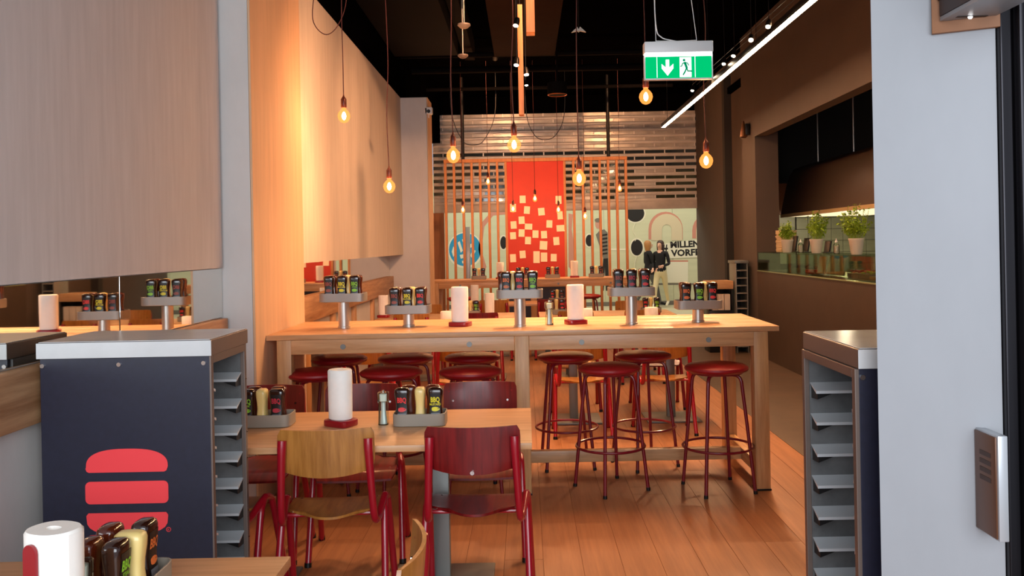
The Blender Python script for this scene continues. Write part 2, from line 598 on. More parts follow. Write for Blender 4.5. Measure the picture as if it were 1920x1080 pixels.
b = B(); box2(b, 0.0, 0.026, -0.112, 0, -0.125, 0.15, 0.003); obj('housing', b, mat('push_silver', (190, 192, 196), 0.35, metal=0.4), t)
b = B(); box2(b, -0.004, 0.0, -0.106, -0.004, -0.12, 0.145, 0.001); fp = obj('face_plate', b, mat('push_brown', (104, 66, 44), 0.3, metal=0.2), t)
for k in range(4):
    b = B(); box2(b, -0.0052, -0.004, -0.084, -0.030, 0.020 + k * 0.022, 0.032 + k * 0.022); obj('faded_lettering', b, mat('faded_print', (64, 38, 26), 0.5), fp, smooth=False)

# ------------------------------------------------------------------ bar table
def bar_table(name, label, x0, x1, y0, y1, legs, z=1.05, group=None):
    cx, cy = (x0 + x1) / 2, (y0 + y1) / 2
    t = thing(name, label, 'bar table', (cx, cy, 0), 0, group)
    n = 4
    wd = (y1 - y0) / n
    for i in range(n):
        b = B(); box2(b, x0 - cx, x1 - cx, y0 - cy + i * wd + 0.0006, y0 - cy + (i + 1) * wd - 0.0006, z - 0.033, z, 0.002)
        obj('top_board', b, oak_x, t)
    for lx in legs:
        for ly in (y0 + 0.055, y1 - 0.055):
            b = B(); box2(b, lx - 0.046 - cx, lx + 0.046 - cx, ly - 0.046 - cy, ly + 0.046 - cy, 0, z - 0.034, 0.004)
            lg = obj('leg', b, oak_z, t)
            b = B(); box2(b, lx - 0.05 - cx, lx + 0.05 - cx, ly - 0.05 - cy, ly + 0.05 - cy, 0, 0.012, 0.002)
            obj('foot_pad', b, black_metal, lg)
    for ly, s in ((y0 + 0.016, -1), (y1 - 0.016, 1)):
        for a, c in zip(legs, legs[1:]):
            b = B(); box2(b, a + 0.047 - cx, c - 0.047 - cx, ly - 0.014 - cy, ly + 0.014 - cy, z - 0.125, z - 0.034, 0.003)
            ap = obj('apron', b, oak_x, t)
            for q in ((0.25, 0.78) if s < 0 else ()):
                xx = a + (c - a) * q
                b = B(); add_tube(b, [(xx - cx, ly - 0.021 - cy, z - 0.08), (xx - cx, ly - 0.013 - cy, z - 0.08)], 0.017, 16)
                obj('bolt_cap', b, grey_metal, ap)
    for lx in (legs[0], legs[-1]):
        b = B(); box2(b, lx - 0.03 - cx, lx + 0.03 - cx, y0 + 0.1 - cy, y1 - 0.1 - cy, 0.09, 0.17, 0.003)
        obj('side_stretcher', b, oak_y, t)
    b = B(); box2(b, legs[0] + 0.03 - cx, legs[-1] - 0.03 - cx, -0.03, 0.03, 0.09, 0.17, 0.003)
    obj('long_stretcher', b, oak_x, t)
    return t


bar_table('bar_table', 'tall long light oak bar table in the middle with red stools', -1.662, 1.605, 5.43, 6.40, (-1.552, -0.035, 1.49))
bar_table('bar_table', 'tall narrow oak bar table at the back before the red board', -1.50, 1.75, 13.4, 14.1, (-1.42, 0.12, 1.67))

# ------------------------------------------------------------------ low tables
def low_table(label, x0, x1, y0, y1, ped):
    cx, cy = (x0 + x1) / 2, (y0 + y1) / 2
    t = thing('low_table', label, 'table', (cx, cy, 0), 0, 'low oak tables on grey pedestals')
    b = B(); box2(b, x0 - cx, x1 - cx, y0 - cy, y1 - cy, 0.722, 0.75, 0.002); obj('tabletop', b, oak_x, t)
    for px in ped:
        b = B(); box2(b, px - cx - 0.038, px - cx + 0.038, -0.03, 0.03, 0.018, 0.721, 0.003); lg = obj('pedestal', b, grey_metal, t)
        b = B(); box2(b, px - cx - 0.24, px - cx + 0.24, -0.22, 0.22, 0.0, 0.016, 0.004); obj('base_plate', b, grey_metal, lg)
        b = B(); box2(b, px - cx - 0.15, px - cx + 0.15, -0.15, 0.15, 0.706, 0.7215, 0.002); obj('top_bracket', b, black_metal, lg)
    return t


low_table('low oak table in front of the tall bar table with red and wooden chairs', -1.80, 0.012, 3.65, 4.43, (-1.38, -0.42))
low_table('nearest low oak table corner with paper towels and sauces beside the navy cabinet', -1.80, -0.665, 1.58, 2.36, (-1.45, -1.0))
low_table('low oak table behind the left half of the tall bar table', -1.78, -0.03, 7.35, 8.13, (-1.35, -0.46))
low_table('low oak table behind the right half of the tall bar table', 0.03, 1.75, 7.35, 8.13, (0.41, 1.29))
low_table('second row low oak table along the left wall', -1.78, -0.10, 9.95, 10.7, (-1.35, -0.5))
low_table('second row low oak table on the kitchen side', 0.15, 1.75, 9.95, 10.7, (0.5, 1.3))
low_table('third row low oak table before the narrow back bar', -0.95, 0.75, 12.1, 12.8, (-0.5, 0.3))

# ------------------------------------------------------------------ tray return cabinets
def cabinet(name, label, x0, x1, y0, y1, side, logo):
    """side=+1: tray slots on the right-hand face, -1: on the left-hand face"""
    cx = (x0 + x1) / 2
    t = thing(name, label, 'tray cabinet', (cx, y0, 0))
    D, Wd, H = y1 - y0, x1 - x0, 1.21
    h = Wd / 2
    b = B(); box2(b, -h, h, 0.0, 0.018, 0, H, 0.001); fr = obj('front_panel', b, navy, t, smooth=False)
    b = B(); box2(b, -h, h, D - 0.018, D, 0, H, 0.001); obj('back_panel', b, cab_edge, t, smooth=False)
    b = B(); box2(b, -side * h - 0.009, -side * h + 0.009, 0.018, D - 0.018, 0, H); obj('inner_wall', b, steel_dark, t, smooth=False)
    b = B(); box2(b, -h, h, 0.018, D - 0.018, 0, 0.06); obj('plinth', b, black_metal, t, smooth=False)
    b = B(); box2(b, min(side * (h - 0.40), side * (h - 0.004)), max(side * (h - 0.40), side * (h - 0.004)), D - 0.024, D - 0.0185, 0.06, H); obj('rear_sheet', b, steel_dark, t, smooth=False)
    b = B()
    box2(b, side * h - 0.012, side * h + 0.006, 0.001, 0.026, 0, H, 0.002)
    box2(b, side * h - 0.012, side * h + 0.006, D - 0.026, D - 0.001, 0, H, 0.002)
    box2(b, side * h - 0.012, side * h + 0.006, 0.026, D - 0.026, H - 0.03, H, 0.002)
    obj('slot_frame', b, cab_edge, t, smooth=False)
    for k in range(10):
        z = 1.075 - k * 0.109
        for wy, d in ((D - 0.025, -1), (0.019, 1)):
            xa, xb = side * (h - 0.38), side * (h - 0.008)
            y1, y2 = wy, wy + d * 0.062
            b = B()
            vs = [b.verts.new(v) for v in ((xa, y1, z + .020), (xb, y1, z + .020), (xb, y2, z), (xa, y2, z), (xa, y1, z + .017), (xb, y1, z + .017), (xb, y2, z - .010), (xa, y2, z - .010))]
            for f in ((0, 1, 2, 3), (7, 6, 5, 4), (0, 4, 5, 1), (1, 5, 6, 2), (2, 6, 7, 3), (3, 7, 4, 0)):
                b.faces.new([vs[i] for i in f])
            rl = obj('tray_rail', b, rail_steel, t, smooth=False)
            if d < 0:
                b = B()
                xo = side * (h - 0.012)
                vs = [b.verts.new(v) for v in ((xo, y1, z + .014), (xo, y2, z - .011), (xo, y2, z - .030), (xo, y1, z - .034), (xo - side * .05, y1, z + .014), (xo - side * .05, y2, z - .011), (xo - side * .05, y1, z - .030))]
                for f in ((0, 1, 2, 3), (4, 6, 5), (0, 4, 5, 1), (1, 5, 2), (2, 5, 6, 3), (3, 6, 4, 0)):
                    b.faces.new([vs[i] for i in f])
                obj('rail_end_wedge', b, black_metal, rl, smooth=False)  # dark wedge below the outer end of the rail
                b = B(); add_lathe(b, [(0.004, -0.002), (0.006, 0.0), (0.003, 0.003)], 8, (side * (h + 0.005), D - 0.012, z - .01)); obj('screw', b, chrome, rl)
    b = B(); box2(b, -h - 0.005, h + 0.012, -0.012, D + 0.004, H + 0.001, 1.27, 0.003); tp = obj('top_slab', b, cab_edge, t, smooth=False)
    b = B(); box2(b, -h - 0.006, h + 0.013, -0.014, -0.0125, H + 0.002, 1.269, 0.0005); obj('front_lip', b, stone_top, tp, smooth=False)
    b = B(); box2(b, -h, h + 0.007, -0.008, D, 1.2705, 1.273, 0.0008); obj('top_sheet', b, stone_top, tp, smooth=False)
    for sx in (-h + 0.01, 0.0 - 0.02, h - 0.02):
        b = B(); add_tube(b, [(sx, -0.006, H - 0.025), (sx, 0.001, H - 0.025)], 0.008, 10); obj('screw', b, chrome, fr)
    if logo:
        xc = 0.0 + (240 - 239) * 3.15 / F
        def rr(x0, x1, z0, z1, r, tops=None):
            pts = []
            for (ox, oz, a0) in ((x1 - r, z1 - r, 0), (x0 + r, z1 - r, 90), (x0 + r, z0 + r, 180), (x1 - r, z0 + r, 270)):
                for k in range(7):
                    a = R(a0 + 90 * k / 6)
                    pts.append((ox + r * math.cos(a), oz + r * math.sin(a)))
            return pts
        hw = 0.151
        zz = [at(240, v, 3.15)[1] for v in (841, 885, 902, 944, 961, 1001)]
        bun = [(-hw + 0.012, zz[1]), (hw - 0.012, zz[1])]
        bun += [(hw - 0.004, zz[1] + 0.004), (hw, zz[1] + 0.014)]
        for k in range(0, 25):
            a = R(180 * k / 24)
            e = 2.6
            cx_, sx_ = math.cos(a), math.sin(a)
            bun.append((xc + math.copysign(abs(cx_) ** (2 / e), cx_) * hw, zz[1] + 0.02 + (abs(sx_) ** (2 / e)) * (zz[0] - zz[1] - 0.02)))
        bun += [(-hw, zz[1] + 0.014), (-hw + 0.004, zz[1] + 0.004)]
        b = B(); add_plate(b, bun, -0.002, 0.0); obj('bun_emblem', b, logo_red, fr, smooth=False)
        b = B(); add_plate(b, rr(-hw - 0.002, hw + 0.002, zz[3], zz[2], 0.018), -0.002, 0.0); obj('patty_emblem', b, logo_red, fr, smooth=False)
        low = [(hw, zz[4] - 0.01), (hw - 0.008, zz[4]), (-hw + 0.008, zz[4]), (-hw, zz[4] - 0.01)]
        for k in range(1, 12):
            a = R(180 + 180 * k / 12)
            e = 3.2
            cx_, sx_ = math.cos(a), math.sin(a)
            low.append((math.copysign(abs(cx_) ** (2 / e), cx_) * hw, zz[4] - 0.012 - (abs(sx_) ** (2 / e)) * (zz[4] - zz[5] - 0.012)))
        b = B(); add_plate(b, list(reversed(low)), -0.002, 0.0); obj('lower_bun_emblem', b, logo_red, fr, smooth=False)
        b = B(); add_tube(b, [(hw + 0.0 + 0.008 * math.cos(2 * math.pi * k / 14), -0.001, zz[5] + 0.014 + 0.008 * math.sin(2 * math.pi * k / 14)) for k in range(14)], 0.0012, 6, closed=True)
        obj('registered_ring', b, logo_red, fr)
        rm = text_mesh('R', 0.011, logo_red)
        inst('registered_letter', rm, fr, (hw, -0.0022, zz[5] + 0.010), (R(90), 0, 0))
    return t


cabinet('tray_cabinet', 'navy tray return cabinet with red burger emblem by the left wall', -1.80, -1.175, 3.15, 3.55, 1, True)
cabinet('tray_cabinet', 'navy tray return cabinet half hidden behind the white pillar', 0.985, 1.60, 2.54, 3.03, -1, False)

# ------------------------------------------------------------------ chairs
def make_chair(label, stained, loc, rotz, group='chairs with red tube frames'):
    t = thing('dining_chair', label, 'chair', loc, rotz, group)
    wood = ply_red if stained else ply
    # seat shell
    b = B()
    nx, ny = 12, 10
    def seat_z(u, v):
        z = 0.458 + 0.005 * u * u
        if v > 0.5:
            z -= 0.035 * ((v - 0.5) / 0.5) ** 2
        else:
            z += 0.004 * ((0.5 - v) / 1.5) ** 2
        return z
    top, bot = [], []
    for j in range(ny + 1):
        v = -1 + 2 * j / ny
        rt, rb = [], []
        hw = 0.205 if v > -0.2 else 0.205 * (1 - 0.45 * ((-0.2 - v) / 0.8) ** 3)
        hw -= 0.02 * max(0, (v - 0.7) / 0.3) ** 2
        for i in range(nx + 1):
            u = -1 + 2 * i / nx
            y = 0.195 * v
            if v < 0:
                y += 0.075 * (abs(u) ** 2.2) * (-v)
            z = seat_z(u, v)
            rt.append(b.verts.new((u * hw, y, z)))
            rb.append(b.verts.new((u * hw, y, z - 0.011)))
        top.append(rt); bot.append(rb)
    for j in range(ny):
        for i in range(nx):
            b.faces.new((top[j][i], top[j][i + 1], top[j + 1][i + 1], top[j + 1][i]))
            b.faces.new((bot[j][i], bot[j + 1][i], bot[j + 1][i + 1], bot[j][i + 1]))
    for j in range(ny):
        b.faces.new((top[j][0], top[j + 1][0], bot[j + 1][0], bot[j][0]))
        b.faces.new((top[j][nx], bot[j][nx], bot[j + 1][nx], top[j + 1][nx]))
    for i in range(nx):
        b.faces.new((top[0][i], bot[0][i], bot[0][i + 1], top[0][i + 1]))
        b.faces.new((top[ny][i], top[ny][i + 1], bot[ny][i + 1], bot[ny][i]))
    st = obj('seat', b, wood, t)
    for sx in (-0.17, 0.17):
        for sy in (-0.09, 0.10):
            b = B(); add_lathe(b, [(0.006, 0.0), (0.006, 0.002), (0.002, 0.004)], 8, (sx, sy, 0.459)); obj('rivet', b, chrome, st)
    # backrest
    b = B()
    fr, bk = [], []
    for j in range(9):
        v = j / 8
        rf, rb = [], []
        for i in range(15):
            u = -1 + 2 * i / 14
            hw = 0.202
            cor = 0.0
            if v > 0.75: cor = 0.014 * ((v - 0.75) / 0.25) ** 3
            if v < 0.25: cor = 0.020 * ((0.25 - v) / 0.25) ** 2.5
            x = u * (hw - cor)
            low = 0.640 + 0.022 * u * u
            z = low + (0.842 - low) * v - 0.0 * u
            y = -0.232 + 0.042 * u * u - 0.018 * v
            rf.append(b.verts.new((x, y, z)))
            rb.append(b.verts.new((x, y - 0.011, z)))
        fr.append(rf); bk.append(rb)
    for j in range(8):
        for i in range(14):
            b.faces.new((fr[j][i], fr[j][i + 1], fr[j + 1][i + 1], fr[j + 1][i]))
            b.faces.new((bk[j][i], bk[j + 1][i], bk[j + 1][i + 1], bk[j][i + 1]))
        b.faces.new((fr[j][0], fr[j + 1][0], bk[j + 1][0], bk[j][0]))
        b.faces.new((fr[j][14], bk[j][14], bk[j + 1][14], fr[j + 1][14]))
    for i in range(14):
        b.faces.new((fr[0][i], bk[0][i], bk[0][i + 1], fr[0][i + 1]))
        b.faces.new((fr[8][i], fr[8][i + 1], bk[8][i + 1], bk[8][i]))
    bo = obj('backrest', b, wood, t)
    for sx in (-0.15, 0.15):
        b = B(); add_tube(b, [(sx, -0.215, 0.745), (sx, -0.205, 0.745)], 0.006, 8); obj('rivet', b, chrome, bo)
    if stained:
        b = B(); add_tube(b, [(0.0, -0.252, 0.652), (0.0, -0.244, 0.652)], 0.009, 10); obj('round_bolt', b, chrome, bo)
    for s in (-1, 1):
        b = B()
        pts = [(s * .178, -.232, .800), (s * .180, -.236, .74), (s * .186, -.226, .62), (s * .192, -.208, .50), (s * .196, -.182, .445),
               (s * .202, -.130, .440), (s * .210, -.06, .470), (s * .216, 0.0, .492)]
        add_tube(b, pts, [.0195 if k < 4 else (.0185 - .00045 * (k - 4) if k < 9 else .0162) for k in range(29)], 10, smooth=4)
        obj('back_tube', b, red_metal, t)
        b = B()
        add_tube(b, [(s * .216, 0.0, .492), (s * .220, .040, .480), (s * .224, .075, .42), (s * .236, .20, 0.004)], 0.0160, 10, smooth=4)
        lg = obj('leg', b, red_metal, t)
        b = B(); add_tube(b, [(s * .2365, .202, 0.0), (s * .236, .199, .022)], 0.0180, 10); obj('foot_cap', b, black_metal, lg)
        b = B()
        add_tube(b, [(s * .215, -0.005, .488), (s * .219, -.045, .462), (s * .222, -.075, .40), (s * .234, -.20, 0.004)], 0.0160, 10, smooth=4)
        lg = obj('leg', b, red_metal, t)
        b = B(); add_tube(b, [(s * .2345, -.202, 0.0), (s * .234, -.199, .022)], 0.0180, 10); obj('foot_cap', b, black_metal, lg)
    for yy in (-.10, .08):
        b = B(); add_tube(b, [(-.213, yy, .447), (.213, yy, .447)], 0.009, 8); obj('seat_crossbar', b, red_metal, t)
    return t


PI = math.pi
GW = 'wooden chairs with red tube frames'
GR = 'red stained chairs with red tube frames'
wch = make_chair('wooden chair with red frame seen from behind beside the red chair', False, (-0.865, 3.80, 0), R(3), GW)
rch = make_chair('dark red stained chair seen from behind at the near edge of the low table', True, (-0.235, 3.80, 0), R(-1), GR)
copy_tree(wch, (-1.40, 3.84, 0), R(-6), 'wooden chair with red frame half hidden behind the navy cabinet')
copy_tree(wch, (-0.53, 2.18, 0), R(92), 'wooden chair seen edge on at the bottom frame edge beside the nearest table')
copy_tree(rch, (-0.265, 4.50, 0), PI, 'red chair facing us with shiny back behind the low table right end')
copy_tree(rch, (-0.90, 4.50, 0), PI + R(4), 'red chair facing us behind the paper towel roll on the low table')
copy_tree(rch, (-1.44, 4.52, 0), PI, 'red chair facing us nearest the left wall behind the low table')
k = 0
for (x, y, a, src, lb) in (
        (-1.32, 7.22, 0, wch, 'wooden chair under the left middle table nearest the wall'),
        (-0.55, 7.20, 0, wch, 'wooden chair under the left middle table beside the gap'),
        (0.45, 7.18, 0, wch, 'wooden chair seen under the bar table left of the two stool pairs'),
        (1.14, 7.20, 0, wch, 'wooden chair seen under the bar table between the rear stools and right stool'),
        (-1.30, 8.28, PI, rch, 'red chair on the far side of the left middle table by the wall'),
        (-0.52, 8.28, PI, wch, 'wooden chair on the far side of the left middle table'),
        (0.45, 8.28, PI, wch, 'wooden chair on the far side of the right middle table, left place'),
        (1.25, 8.30, PI, rch, 'red chair on the far side of the right middle table, right place'),
        (-1.30, 9.82, 0, wch, 'wooden chair before the second row table, wall place'),
        (-0.52, 9.80, 0, rch, 'red chair before the second row table beside the passage'),
        (0.55, 9.80, 0, wch, 'wooden chair before the second row kitchen side table, left place'),
        (1.30, 9.80, 0, wch, 'wooden chair before the second row kitchen side table, right place'),
        (-1.30, 10.85, PI, wch, 'wooden chair behind the second row wall table'),
        (1.35, 10.85, PI, wch, 'wooden chair behind the second row kitchen side table'),
        (-0.45, 11.95, 0, wch, 'wooden chair before the third row table, left place'),
        (0.35, 11.95, 0, rch, 'red chair before the third row table, right place')):
    copy_tree(src, (x, y, 0), a, lb)

# ------------------------------------------------------------------ bar stools
def make_stool(label, loc, rotz, group):
    t = thing('bar_stool', label, 'stool', loc, rotz, group)
    b = B()
    add_lathe(b, [(0.05, 0.762), (0.185, 0.762), (0.198, 0.768), (0.204, 0.780), (0.200, 0.792), (0.18, 0.803), (0.12, 0.812), (0.05, 0.816), (0.01, 0.8165)], 36)
    obj('seat', b, red_vinyl, t)
    b = B(); add_lathe(b, [(0.165, 0.748), (0.17, 0.7615), (0.10, 0.7615)], 28); obj('seat_plate', b, stool_metal, t)
    for k in range(4):
        a = PI / 4 + k * PI / 2
        c, s = math.cos(a), math.sin(a)
        b = B()
        add_tube(b, [(c * .09, s * .09, .742), (c * .135, s * .135, .738), (c * .160, s * .160, .71), (c * .170, s * .170, .64), (c * .205, s * .205, .33), (c * .24, s * .24, 0.004)], 0.0115, 10, smooth=4)
        lg = obj('leg', b, stool_metal, t)
        b = B(); add_tube(b, [(c * .2405, s * .2405, 0.0), (c * .239, s * .239, .02)], 0.0135, 10); obj('foot_cap', b, black_metal, lg)
    b = B()
    add_tube(b, [(0.222 * math.cos(2 * PI * i / 40), 0.222 * math.sin(2 * PI * i / 40), 0.28) for i in range(40)], 0.0085, 8, closed=True)
    obj('foot_ring', b, stool_metal, t)
    return t


G1 = 'red bar stools along the near side of the bar table'
st0 = make_stool('red bar stool nearest the right leg of the tall bar table', (1.215, 5.50, 0), R(14), G1)
for (x, y, a, lb, g) in (
        (0.53, 5.56, 30, 'red bar stool in front, just right of the middle bar table leg', G1),
        (-0.37, 5.52, 10, 'red bar stool seat above the shiny red chair back, left of middle leg', G1),
        (-0.89, 5.56, 40, 'second red bar stool seat from the wall behind the salt shaker', G1),
        (-1.38, 5.58, 20, 'red bar stool seat nearest the left wall behind the paper towels', G1),
        (0.275, 6.16, 5, 'rear red bar stool seen just right of the middle table leg', 'red bar stools on the far side of the bar table'),
        (0.83, 6.14, 25, 'rear red bar stool seen between the two front right stools', 'red bar stools on the far side of the bar table'),
        (-0.40, 6.22, 15, 'rear red bar stool nearest the middle leg on its left side', 'red bar stools on the far side of the bar table'),
        (-0.89, 6.24, 35, 'rear red bar stool in the middle of the three left ones', 'red bar stools on the far side of the bar table'),
        (-1.38, 6.26, 5, 'rear red bar stool of the left three nearest the wall', 'red bar stools on the far side of the bar table'),
        (-1.02, 13.15, 5, 'far red stool at the back bar near its left leg', 'red stools at the back bar'),
        (0.95, 13.15, 5, 'far red stool at the back bar right of the navy panel', 'red stools at the back bar')):
    copy_tree(st0, (x, y, 0), R(a), lb, g)

# ------------------------------------------------------------------ sauces, caddies, napkins, shakers
SECS = [(0.0, .030, .021), (.004, .033, .023), (.022, .035, .025), (.048, .0335, .0235), (.078, .0295, .0205), (.105, .0305, .0215), (.135, .035, .0245), (.156, .0365, .025), (.166, .034, .023), (.172, .026, .017), (.174, .012, .008)]


def half(z):
    for (a, b_) in zip(SECS, SECS[1:]):
        if a[0] <= z <= b_[0]:
            q = (z - a[0]) / (b_[0] - a[0])
            return a[1] + (b_[1] - a[1]) * q, a[2] + (b_[2] - a[2]) * q
    return SECS[-1][1:]


def surf_y(x, z, out):
    hx, hy = half(z)
    q = min(0.98, abs(x) / hx)
    return -(hy * (1 - q ** 4) ** 0.25) - out


def patch(bm, x0, x1, z0, z1, out, nx=6, nz=6):
    g = [[bm.verts.new((x0 + (x1 - x0) * i / nx, surf_y(x0 + (x1 - x0) * i / nx, z0 + (z1 - z0) * j / nz, out), z0 + (z1 - z0) * j / nz)) for i in range(nx + 1)] for j in range(nz + 1)]
    for j in range(nz):
        for i in range(nx):
            bm.faces.new((g[j][i], g[j][i + 1], g[j + 1][i + 1], g[j + 1][i]))


def mesh_of(bm, name, m):
    o = obj(name, bm, m)
    me = o.data
    bpy.data.objects.remove(o)
    return me


b = B(); add_loft(b, SECS, 3.6, 28); ME_DARK = mesh_of(b, 'sauce_bottle', sauce_dark)
ME_BROWN = ME_DARK.copy(); ME_BROWN.materials.clear(); ME_BROWN.materials.append(sauce_brown)
ME_CREAM = ME_DARK.copy(); ME_CREAM.materials.clear(); ME_CREAM.materials.append(mayo)
b = B(); patch(b, -.0245, .0245, .030, .148, .0008); ME_LABEL = mesh_of(b, 'label', label_black)
b = B(); patch(b, -.020, .020, .033, .054, .0014, 5, 3); ME_BAND = mesh_of(b, 'label_band', label_grey)
ME_TXT = {}


def lettering(colr, word):
    key = (colr, word)
    if key in ME_TXT:
        return ME_TXT[key]
    res = []
    me = text_mesh('BBQ', 0.034, lab[colr], offset=0.0011)
    for v in me.vertices:
        x, z = v.co.x * 0.66, v.co.y + 0.106
        v.co = (x, surf_y(x, z, .0016), z)
    res.append(('lettering', me))
    if word:
        me = text_mesh(word, 0.0145, lab[colr], offset=0.0003)
        for v in me.vertices:
            x, z = v.co.x * 0.80, v.co.y + 0.0905
            v.co = (x, surf_y(x, z, .0016), z)
        res.append(('lettering', me))
    q = B()
    ce = q.verts.new((0.0, surf_y(0, .073, .0016), .073))
    ring = []
    for k_ in range(18):
        a = 2 * PI * k_ / 18
        x = .019 * math.cos(a) * (1 + .12 * math.cos(3 * a)); z = .073 + .0105 * math.sin(a)
        ring.append(q.verts.new((x, surf_y(x, z, .0016), z)))
    for k_ in range(18):
        q.faces.new((ce, ring[k_], ring[(k_ + 1) % 18]))
    res.append(('label_picture', mesh_of(q, 'label_picture', lab[colr])))
    ME_TXT[key] = res
    return res


WORDS = {'green': 'STEAK', 'red': '', 'yellow': 'MUSTARD', 'orange': '', 'brown': '', 'crimson': ''}
CNAME = {'green': 'green', 'red': 'red', 'yellow': 'yellow', 'orange': 'orange', 'brown': 'brownish', 'crimson': 'crimson'}


def bottle(kind, loc, rotz, label, group, detail=True):
    me = ME_CREAM if kind == 'cream' else (ME_BROWN if kind in ('plain',) else ME_DARK)
    o = inst('sauce_bottle', me, None, loc, (0, 0, rotz))
    tag(o, label, 'bottle', group)
    if kind in lab:
        l = inst('label', ME_LABEL, o)
        if detail:
            for nm, m in lettering(kind, WORDS[kind]):
                inst(nm, m, l)
            inst('label_band', ME_BAND, l)
    return o


def tray_mesh(hx, hy, h, th=0.004):
    b = B()
    n = 40
    e = 7.0
    prof = [(0.0, -0.006), (0.003, 0.0), (h - 0.001, 0.0), (h, -0.001), (h, -th), (0.008, -th), (0.006, -th - 0.004)]
    rings = []
    for z, d in prof:
        rings.append([b.verts.new((sup(hx + d, hy + d, e, 2 * PI * k / n)[0], sup(hx + d, hy + d, e, 2 * PI * k / n)[1], z)) for k in range(n)])
    for a, c in zip(rings, rings[1:]):
        for k in range(n):
            b.faces.new((a[k], a[(k + 1) % n], c[(k + 1) % n], c[k]))
    b.faces.new(list(reversed(rings[0])))
    b.faces.new(rings[-1])
    return b


POSN = {}


def fill(t_loc, rotz, z, rows, where, group, detail=True):
    """rows: (kind, dx, dy, extra rotation, place phrase)"""
    for kind, dx, dy, ra, place in rows:
        c, s = math.cos(rotz), math.sin(rotz)
        loc = (t_loc[0] + dx * c - dy * s, t_loc[1] + dx * s + dy * c, z)
        if kind == 'cream':
            lb = 'cream sauce bottle, %s in %s' % (place, where)
        elif kind == 'plain':
            lb = 'brown sauce bottle, %s in %s' % (place, where)
        else:
            lb = 'dark %s-lettered sauce bottle, %s in %s' % (CNAME[kind], place, where)
        bottle(kind, loc, rotz + ra, lb, group, detail)


def low_caddy(label, loc, rotz, rows, where, hx=0.125, hy=0.075):
    t = thing('sauce_caddy', label, 'caddy', loc, rotz, 'low grey sauce caddies')
    obj('tray', tray_mesh(hx, hy, 0.06), caddy_grey, t)
    fill(loc, rotz, loc[2] + 0.0075, rows, where, 'sauce bottles on the low tables')
    return t


def bar_caddy(label, loc, post, rows, where):
    t = thing('sauce_stand', label, 'sauce stand', loc, 0, 'steel sauce stands on the bar table')
    b = B(); add_lathe(b, [(0.042, 0.0), (0.042, 0.012), (0.038, 0.014), (0.038, post)], 28); obj('post', b, steel, t)
    b = tray_mesh(0.155, 0.085, 0.060)
    tr = obj('tray', b, steel_tray, t, (0, 0, post))
    fill(loc, 0, loc[2] + post + 0.0075, rows, where, 'sauce bottles on the bar stands')
    return t


low_caddy('grey sauce caddy beside the navy cabinet on the low table', (-1.265, 4.13, 0.75), 0, (
    ('green', -.080, -.040, 0, 'front left'), ('cream', -.012, -.032, PI / 2, 'front middle'), ('crimson', .062, -.040, 0, 'front right'),
    ('plain', -.07, .035, 0.1, 'back left'), ('plain', .05, .035, -0.1, 'back right')), 'the caddy beside the navy cabinet')
low_caddy('grey sauce caddy right of the salt shaker on the low table', (-0.518, 4.09, 0.75), 0, (
    ('red', -.080, -.040, 0, 'front left'), ('cream', .004, -.030, PI / 2, 'front middle'), ('yellow', .078, -.040, 0, 'front right'),
    ('plain', -.06, .035, 0.1, 'back left'), ('plain', .06, .035, -0.1, 'back right')), 'the caddy by the salt shaker')
low_caddy('grey sauce caddy on the nearest table at the bottom left', (-0.995, 2.07, 0.75), R(90), (
    ('green', -.085, -.030, 0, 'nearest'), ('cream', -.022, -.034, PI / 2, 'middle'), ('orange', .062, -.030, 0, 'farthest'),
    ('plain', -.07, .040, 0, 'nearest on the wall side'), ('plain', .03, .040, 0, 'farther on the wall side')), 'the caddy on the nearest table', 0.135, 0.078)

T3 = (-.088, 0.0, .088)


def trio(cols, cream=None):
    pl = ('front left', 'front middle', 'front right')
    rows = [(c, T3[i], -.042, 0, pl[i]) for i, c in enumerate(cols)]
    rows.append(('cream', cream if cream is not None else 0.022, .036, PI / 2, 'behind'))
    rows.append(('plain', -.112 if cream and cream < 0 else -.085, .036, PI, 'back left'))
    if cream is None or cream < 0.04:
        rows.append(('plain', .09, .036, PI, 'back right'))
    return rows


bar_caddy('tall steel sauce stand nearest the wall column on the bar table', (-1.255, 5.86, 1.05), 0.18, trio(('brown', 'yellow', 'green')), 'the tall stand by the column')
bar_caddy('short steel sauce stand second from the left on the bar table', (-0.812, 5.87, 1.05), 0.09, trio(('brown', 'yellow', 'red')), 'the short stand second from left')
bar_caddy('tall steel sauce stand between the two towel rolls on the bar table', (-0.045, 5.72, 1.05), 0.19, trio(('orange', 'red', 'green'), -.044), 'the tall stand between the towel rolls')
bar_caddy('tall steel sauce stand right of the second towel roll on the bar table', (0.705, 5.74, 1.05), 0.19, trio(('brown', 'crimson', 'red'), .02), 'the tall stand right of the towels')
bar_caddy('short steel sauce stand at the right end of the bar table', (1.165, 5.80, 1.05), 0.09, trio(('orange', 'green', 'red'), .045), 'the short stand at the right end')


def far_caddy(label, x, y, z, where, cols=('brown', 'brown')):
    t = thing('sauce_caddy', label, 'caddy', (x, y, z), 0, 'small sauce caddies in the back of the room')
    obj('tray', tray_mesh(0.12, 0.07, 0.06), caddy_grey, t)
    fill((x, y), 0, z + 0.0075, ((cols[0], -.068, -.02, 0, 'left'), ('cream', 0, 0, PI / 2, 'middle'), (cols[1], .068, -.02, 0, 'right')), where, 'sauce bottles in the back of the room', True)


